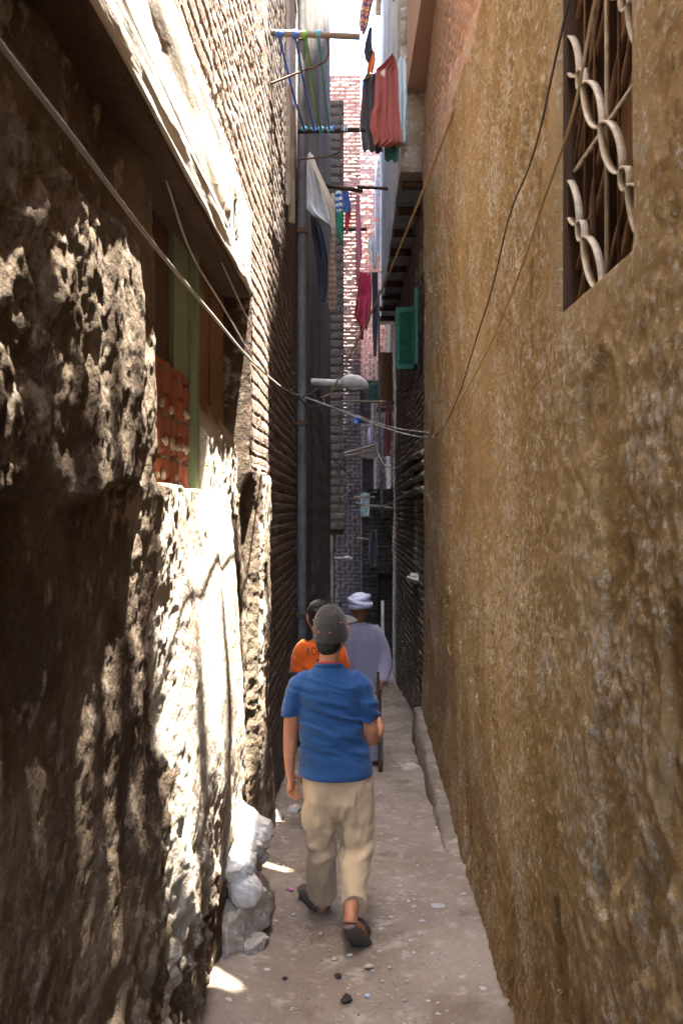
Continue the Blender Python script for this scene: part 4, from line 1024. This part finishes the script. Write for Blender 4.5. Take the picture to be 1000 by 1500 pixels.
def ring_tube(c, a, b, r, n=40, tilt=0, name='collar', mat=None, parent=None):
    pts = [Vector(c)+Vector((a*math.cos(2*math.pi*i/n), b*math.sin(2*math.pi*i/n), tilt*math.sin(2*math.pi*i/n))) for i in range(n)]
    V, Q = [], []; m = 10
    for i in range(n):
        t = (pts[(i+1) % n]-pts[i-1]).normalized(); u = Vector((0, 0, 1)); w_ = t.cross(u)
        for k in range(m): V.append(tuple(pts[i]+u*math.sin(2*math.pi*k/m)*r*1.7+w_*math.cos(2*math.pi*k/m)*r))
    for i in range(n):
        for k in range(m): Q.append((i*m+k, ((i+1) % n)*m+k, ((i+1) % n)*m+(k+1) % m, i*m+(k+1) % m))
    return mk(name, V, Q, (), mat, parent)
ring_tube(B(482, 974, .0), .064, .068, .005, 40, -.012, 'shirt_collar', CB, sh)
ring_tube(B(482, 971.5, .0), .056, .061, .0042, 40, -.012, 'undershirt_collar', CX, boy)
# trousers
tt = [[(B(492, 1119), .140, .100), (B(493, 1133), .165, .114), (B(494, 1150), .172, .122), (B(494.5, 1168), .168, .120), (B(495, 1184), .140, .105), (B(495, 1198), .085, .07), (B(495, 1206), .03, .03)],
      [(B(472, 1140), .08, .10), (B(471, 1165), .088, .108), (B(470, 1205), .083, .10), (B(470, 1250, .02), .075, .086), (W(471, 1285, 3.80), .068, .078), (W(472, 1303, 3.84), .064, .070), (W(473, 1311, 3.86), .063, .064)],
      [(B(517, 1140), .08, .10), (B(519, 1165), .088, .108), (B(522, 1205, -.0), .085, .10), (W(521, 1250, 3.68), .081, .09), (W(519, 1285, 3.60), .070, .08), (W(518, 1313, 3.52), .061, .072), (W(519, 1328, 3.475), .060, .068)]]
def tr_f(x, y, z):
    q = fbm(x*11+z*2.2, z*4.5-x*5, 311, 3, .5); q2 = fbm(x*7, z*1.6+3, 315, 3); q3 = fbm(x*24, z*3+x*4, 317, 2)
    kn = np.exp(-((z-.12)/.10)**2)*fbm(x*10+z*9, z*18-x*9, 319, 2)
    return (.015*(1-3*np.abs(q))+.013*q2+.006*q3+.022*kn-.009)*(1-.6*sm(z, .36, .46))
tro = blob('trousers', tt, .006, CT, boy, 5, tr_f, 28)
# cap
def cap(c, s, fwd, mat, parent):
    c = Vector(c); R = []
    for t, a, b in ((-.30, .365, .47), (-.22, .385, .49), (-.05, .39, .495), (.12, .375, .48), (.28, .325, .43), (.40, .24, .33), (.48, .13, .19), (.51, .03, .05)):
        R.append((c+Vector((.0, -.02*s, t*s)), a*s, b*s))
    o = blob('cap', [R], .005, mat, parent, 3, lambda x, y, z: .003*fbm(x*30, z*30+y*20, 321, 3), 32)
    return o
hc2 = hc+Vector((-.004, -.004, .022))
cp = cap(hc2, .215, (0, 1, 0), CG, boy)
f = Vector((.30, 1, 0)).normalized(); sd = Vector((f.y, -f.x, 0))
V, Q = [], []; nb = 14
for i in range(nb+1):
    a = -1.15+2.3*i/nb
    for j in range(6):
        rad = .088+.075*j/5*max(.25, math.cos(a)**.6 if math.cos(a) > 0 else .2)
        p = hc2+f*math.cos(a)*rad*1.08+sd*math.sin(a)*rad*.92+Vector((0, 0, .012+.028*j/5-.02*abs(math.sin(a))*1.0*j/5))
        V.append(tuple(p))
o = mk('cap_brim', V, gridq(nb+1, 6), (), cloth('grey_cap_brim', (.085, .08, .078)), cp); m_ = o.modifiers.new('t', 'SOLIDIFY'); m_.thickness = .006
rod('cap_button', [hc2+Vector((0, -.004, .105)), hc2+Vector((0, -.004, .116))], .009, CG, cp, 10, 2, False)
bpy.context.view_layer.update()
dg = bpy.context.evaluated_depsgraph_get(); bv = BVHTree.FromObject(cp, dg)
def on_surf(tree, p, off=.002):
    o = Vector((0, 0, CAMZ)); d = (Vector(p)-o).normalized(); h = tree.ray_cast(o, d)
    return (h[0], h[1]) if h[0] else (None, None)
for px, py in ((467, 926), (483, 926.5), (490, 896), (499, 912), (463, 905)):
    h, n = on_surf(bv, W(px, py, YB))
    if h: lump('eyelet', h, (.005, .004, .003), CE, cp, int(px), .1, 2)
# hair below the cap, seam of the cap
blob('hair', [[(hc+Vector((-.012, -.035, -.045)), .062, .05), (hc+Vector((-.012, -.042, -.07)), .058, .04), (hc+Vector((-.010, -.04, -.088)), .046, .03), (hc+Vector((-.008, -.036, -.098)), .03, .02)]], .004, CH, boy, 2, lambda x, y, z: .002*fbm(x*90, z*60, 331, 2))
# shoes
so = blob('shoe', [[(fl+Vector((.015, -.045, -.02)), .030, .014), (fl+Vector((.0, .0, -.028)), .042, .018), (fl+Vector((-.035, .06, -.03)), .046, .018), (fl+Vector((-.065, .14, -.032)), .050, .018), (fl+Vector((-.08, .185, -.034)), .036, .014)],
              [(fl+Vector((-.055, .09, -.005)), .050, .032), (fl+Vector((-.07, .14, -.012)), .052, .026), (fl+Vector((-.08, .18, -.025)), .036, .016)],
              [(fl+Vector((.05, -.02, -.02)), .009, .016), (fl+Vector((.02, .04, -.012)), .009, .018)], [(fl+Vector((-.03, -.03, -.018)), .010, .02), (fl+Vector((-.075, .07, -.005)), .012, .028), (fl+Vector((-.095, .12, -.01)), .012, .02)]], .0048, CS, boy, 2)
# raised right foot: the sole is turned to the camera
b0 = fr+Vector((0, -.030, -.002))
so2 = blob('shoe', [[(b0-fd*.08, .028, .012), (b0+fd*.2, .040, .015), (b0+fd*.55, .043, .015), (b0+fd*.9, .050, .015), (b0+fd*1.1+Vector((0, .012, .0)), .044, .014), (b0+fd*1.18+Vector((0, .05, .004)), .03, .012)],
                    [(fr+fd*.5+Vector((.0, .035, .012)), .047, .034), (fr+fd*.8+Vector((.0, .04, .012)), .05, .032), (fr+fd*1.03+Vector((.0, .06, .01)), .044, .02)]], .0048, CS, boy, 2)

# --- the boy in the orange sports shirt
YO = 5.25; sO = YO/F
def O(px, py, dy=0): return W(px, py, YO)+Vector((0, dy, 0))
ob2 = empty('person', (O(470, 1200).x, YO, float(ground_z(YO))), 'boy with black curly hair and orange sports shirt walking behind the blue shirt', 'person')
oh = O(468, 905, .0)
gz = float(ground_z(YO)); pz = lambda z: 750+(CAMZ-z)/sO
ft = pz(gz)
T = head_tubes(oh, .22, (-.35, 1, 0))
T.append([(O(471, 922), .050, .055), (O(470, 938), .048, .054), (O(470, 952), .08, .065)])
for sx, k in ((439, -1), (499, 1)):
    T.append([(O(sx, 957), .032, .036), (O(sx-3*-k, 985), .038, .042), (O(sx+4*k, 1015, .0), .034, .036), (O(sx+4*k, 1040, .04), .028, .03), (O(sx+3*k, 1060, .07), .022, .026)])
    T += hand(O(sx+3*k, 1060, .07), (0, .2, -1), (-k, .1, 0), (0, 1, 0), .155, .5)
T.append([(O(470, 952), .10, .06), (O(470, 1000), .11, .08), (O(470, 1050), .12, .09), (O(470, 1075), .12, .09)])
T.append([(O(440, 958), .03, .034), (O(470, 954), .05, .05), (O(498, 958), .03, .034)])
for sx, dy in ((458, .1), (482, -.1)):
    T.append([(O(sx, 1060), .075, .085), (O(sx, 1130, dy*.5), .055, .06), (O(sx, ft-12, dy), .036, .04), (O(sx, ft-6, dy+.02), .036, .045)])
    T.append([(O(sx, ft-6, dy-.04), .032, .03), (O(sx, ft-4, dy+.06), .04, .03), (O(sx, ft-3, dy+.17), .03, .018)])
blob('body', T, .0075, SK, ob2, 2)
oshirt = blob('shirt', [[(O(470, 937), .06, .062), (O(470, 943), .115, .08), (O(470, 952), .148, .095), (O(470, 975), .145, .105), (O(470, 1010), .142, .11), (O(470, 1058), .150, .115), (O(470, 1068), .150, .116)],
               [(O(451, 943), .045, .055), (O(442, 953), .050, .062), (O(437, 968), .052, .062), (O(436, 984), .052, .062)], [(O(489, 943), .045, .055), (O(497, 953), .050, .062), (O(501, 968), .052, .062), (O(502, 984), .052, .062)]],
              .009, CO, ob2, 4, crease(341, .007, 6, 9), 26)
ring_tube(O(470, 939, .0), .062, .066, .008, 36, -.01, 'shirt_collar', CO, oshirt)
for sx in (436, 502): ring_tube(O(sx, 983.5), .054, .067, .006, 30, 0, 'sleeve_cuff', CK, oshirt)
blob('shorts', [[(O(470, 1055), .142, .10), (O(470, 1085), .145, .105)], [(O(457, 1070), .082, .10), (O(458, 1130, .05), .07, .08), (O(458, ft-14, .1), .06, .07)], [(O(483, 1070), .082, .10), (O(482, 1130, -.05), .07, .08), (O(482, ft-14, -.1), .06, .07)]], .009, CK, ob2, 3, crease(351, .006, 6, 6), 24)
hr = [(oh+Vector((-.0, -.005, .0)), .078, .092), (oh+Vector((0, -.01, .05)), .083, .10), (oh+Vector((0, -.01, .085)), .072, .09), (oh+Vector((0, -.01, .112)), .045, .06), (oh+Vector((0, -.01, .124)), .012, .015)]
nk = [(oh+Vector((0, -.045, -.055)), .055, .045), (oh+Vector((0, -.03, .0)), .074, .075), (oh+Vector((0, -.01, .04)), .08, .09)]
blob('hair', [hr, nk], .005, CH, ob2, 1, lambda x, y, z: .012*fbm(x*45+y*30, z*45, 361, 3), 24)
# lettering on the back of the shirt, laid onto the cloth
def lettering(txt, px, py, size, name, parent, tree, Yp, rot=0):
    cu = bpy.data.curves.new('t', 'FONT'); cu.body = txt; cu.size = size; cu.align_x = 'LEFT'; cu.resolution_u = 3
    to = bpy.data.objects.new('t', cu); COL.objects.link(to)
    dg = bpy.context.evaluated_depsgraph_get(); me = bpy.data.meshes.new_from_object(to.evaluated_get(dg), depsgraph=dg)
    bpy.data.objects.remove(to)
    import bmesh
    bm = bmesh.new(); bm.from_mesh(me); bmesh.ops.triangulate(bm, faces=bm.faces)
    bmesh.ops.subdivide_edges(bm, edges=[e for e in bm.edges if e.calc_length() > size*.12], cuts=2)
    o0 = W(px, py, Yp); c_, s_ = math.cos(rot), math.sin(rot)
    for v in bm.verts:
        x = v.co.x*.82; z = v.co.y*1.15
        X = o0.x+x*c_-z*s_; Z = o0.z+x*s_+z*c_
        h = tree.ray_cast(Vector((X, Yp-1, Z)), Vector((0, 1, 0)))
        v.co = Vector((X, (h[0].y if h[0] else Yp)-.003, Z))
    me2 = bpy.data.meshes.new(name); bm.to_mesh(me2); bm.free(); me2.materials.append(CK)
    o = bpy.data.objects.new(name, me2); COL.objects.link(o); s = o.modifiers.new('t', 'SOLIDIFY'); s.thickness = .002
    attach(o, parent); return o
bpy.context.view_layer.update()
tr_ = BVHTree.FromObject(oshirt, bpy.context.evaluated_depsgraph_get())
lettering('ROB', 450, 957, .062, 'name_lettering', oshirt, tr_, YO, .13)
lettering('1', 459, 994, .19, 'number_lettering', oshirt, tr_, YO, .05)

# --- the man in the robe
YM = 7.4; sM = YM/F
def Q_(px, py, dy=0): return W(px, py, YM)+Vector((0, dy, 0))
man = empty('person', (Q_(528, 1117).x, YM, float(ground_z(YM))), 'man in a long lilac grey robe and white turban walking with a stick, farthest ahead', 'person')
gm = 750+(CAMZ-float(ground_z(YM)))/sM
mh = Q_(527, 890)
T = head_tubes(mh, .225, (.3, 1, 0))
T.append([(Q_(526, 900), .054, .058), (Q_(525, 912), .052, .058), (Q_(525, 922), .08, .07)])
T.append([(Q_(525, 922), .15, .08), (Q_(526, 1000), .14, .09), (Q_(527, 1060), .13, .09)])
hd = Q_(557, 996, -.15)
T.append([(Q_(551, 926), .05, .055), (Q_(560, 955, .02), .044, .048), (Q_(566, 975, -.02), .038, .04), (Q_(561, 990, -.10), .028, .03), (hd, .024, .027)])
T += hand(hd, (-.1, -.3, -1), (-1, .1, 0), (0, 1, 0), .16, 1.2)
T.append([(Q_(498, 926), .05, .055), (Q_(493, 955), .042, .046), (Q_(491, 985, .04), .034, .036), (Q_(491, 1006, .08), .026, .028)])
T += hand(Q_(491, 1008, .08), (0, .2, -1), (1, .1, 0), (0, 1, 0), .16, .5)
for sx, dy in ((518, .1), (536, -.08)):
    T.append([(Q_(sx, 1050), .07, .08), (Q_(sx, gm-10, dy), .036, .04), (Q_(sx, gm-4, dy), .036, .045)])
    T.append([(Q_(sx, gm-4, dy-.05), .034, .028), (Q_(sx, gm-3, dy+.07), .042, .028), (Q_(sx, gm-2, dy+.18), .03, .018)])
blob('body', T, .008, SK2, man, 2)
robe = blob('robe', [[(Q_(524, 911), .065, .068), (Q_(524, 915), .12, .085), (Q_(525, 922), .18, .10), (Q_(526, 940), .20, .115), (Q_(527, 970), .195, .125), (Q_(528, 1030), .20, .14), (Q_(528, 1080), .215, .16), (Q_(528, gm-7), .225, .18)],
             [(Q_(545, 920), .06, .07), (Q_(553, 930), .07, .075), (Q_(560, 952, .01), .072, .075), (Q_(564, 972, -.02), .07, .07), (Q_(561, 988, -.08), .062, .06), (Q_(559, 997, -.12), .056, .056)],
             [(Q_(503, 920), .06, .07), (Q_(497, 930), .07, .075), (Q_(492, 955), .068, .072), (Q_(491, 985, .04), .062, .062), (Q_(491, 1003, .07), .056, .056)]], .010, CR, man, 4,
            lambda x, y, z: .013*fbm(x*11, z*1.6, 371, 3)+.006*fbm(x*9, z*9, 372, 2), 28)
bpy.context.view_layer.update()
rt = BVHTree.FromObject(robe, bpy.context.evaluated_depsgraph_get())
pts = []
for i in range(17):
    px = 506+44*i/16; h, n = on_surf(rt, W(px, 938, YM)); 
    if h: pts.append(h+n*.001)
if len(pts) > 3: rod('yoke_seam', pts, .005, CR, robe, 6, 2)
# turban: wound bands
tc = mh+Vector((0, -.005, .055))
def tor(c, a, b, r, t1, t2, n=36):
    return [(Vector(c)+Vector((a*math.cos(2*math.pi*i/n), b*math.sin(2*math.pi*i/n), t1*math.cos(2*math.pi*i/n)+t2*math.sin(2*math.pi*i/n))), r, r*1.15) for i in range(n+1)]+[]
tb = [[(tc+Vector((0, 0, -.03)), .088, .105), (tc+Vector((0, 0, .03)), .095, .11), (tc+Vector((0, 0, .065)), .08, .095), (tc+Vector((0, 0, .085)), .04, .05), (tc+Vector((0, 0, .09)), .01, .01)]]
parts = []
turb = blob('turban', tb+[tor(tc+Vector((0, 0, -.03)), .092, .105, .022, .008, .004), tor(tc+Vector((0, 0, -.002)), .098, .11, .024, -.022, .006), tor(tc+Vector((0, 0, .028)), .086, .10, .022, .024, -.004)], .006, CW, man, 1,
            lambda x, y, z: .004*fbm(x*20, z*60+x*20, 381, 3), 14)
# the walking stick
a = hd+Vector((-.03, -.03, .03)); b = W(557, 1137, 6.98); b.z = float(ground_z(6.98))+.0
stk = rod('walking_stick', [a+(a-b)*.10, a, (a+b)/2, b], lambda t: .013+.006*(t > .93), M['darkwood'], None, 10, 6)
tag(stk, 'dark wooden walking stick held by the man in the robe', 'walking stick')

# ------------------------------------------------------------------ light, sky, camera
sv = Vector((.12, -.07, .985)).normalized()
el = math.asin(sv.z); az = math.atan2(sv.x, sv.y)
w = bpy.data.worlds.new('World'); S.world = w; w.use_nodes = True
nt = w.node_tree; bg = nt.nodes['Background']; sky = nt.nodes.new('ShaderNodeTexSky'); sky.sky_type = 'NISHITA'; sky.sun_disc = False
sky.sun_elevation = el; sky.sun_rotation = az; sky.air_density = 1.0; sky.dust_density = 2.0
nt.links.new(sky.outputs[0], bg.inputs[0]); bg.inputs[1].default_value = .15
ld = bpy.data.lights.new('sun', 'SUN'); ld.energy = 5; ld.angle = math.radians(.5); ld.color = (1, .93, .82)
lo = bpy.data.objects.new('sun', ld); COL.objects.link(lo); lo.rotation_euler = sv.to_track_quat('Z', 'Y').to_euler(); lo.location = (2, -2, 20)
cd = bpy.data.cameras.new('camera'); cam = bpy.data.objects.new('camera', cd); COL.objects.link(cam)
cd.sensor_fit = 'VERTICAL'; cd.sensor_height = 23.6; cd.lens = 23.6*F/1500; cd.clip_start = .05; cd.clip_end = 500
cam.location = (0, 0, CAMZ); cam.rotation_euler = (math.pi/2, 0, 0)
cd.dof.use_dof = True; cd.dof.focus_distance = 5.0; cd.dof.aperture_fstop = 4.5
S.camera = cam
S.view_settings.view_transform = 'Standard'; S.view_settings.look = 'None'; S.view_settings.exposure = 4.4; S.view_settings.gamma = 1
S.cycles.max_bounces = 10; S.cycles.diffuse_bounces = 8; S.cycles.use_denoising = True
S.cycles.sample_clamp_indirect = 8
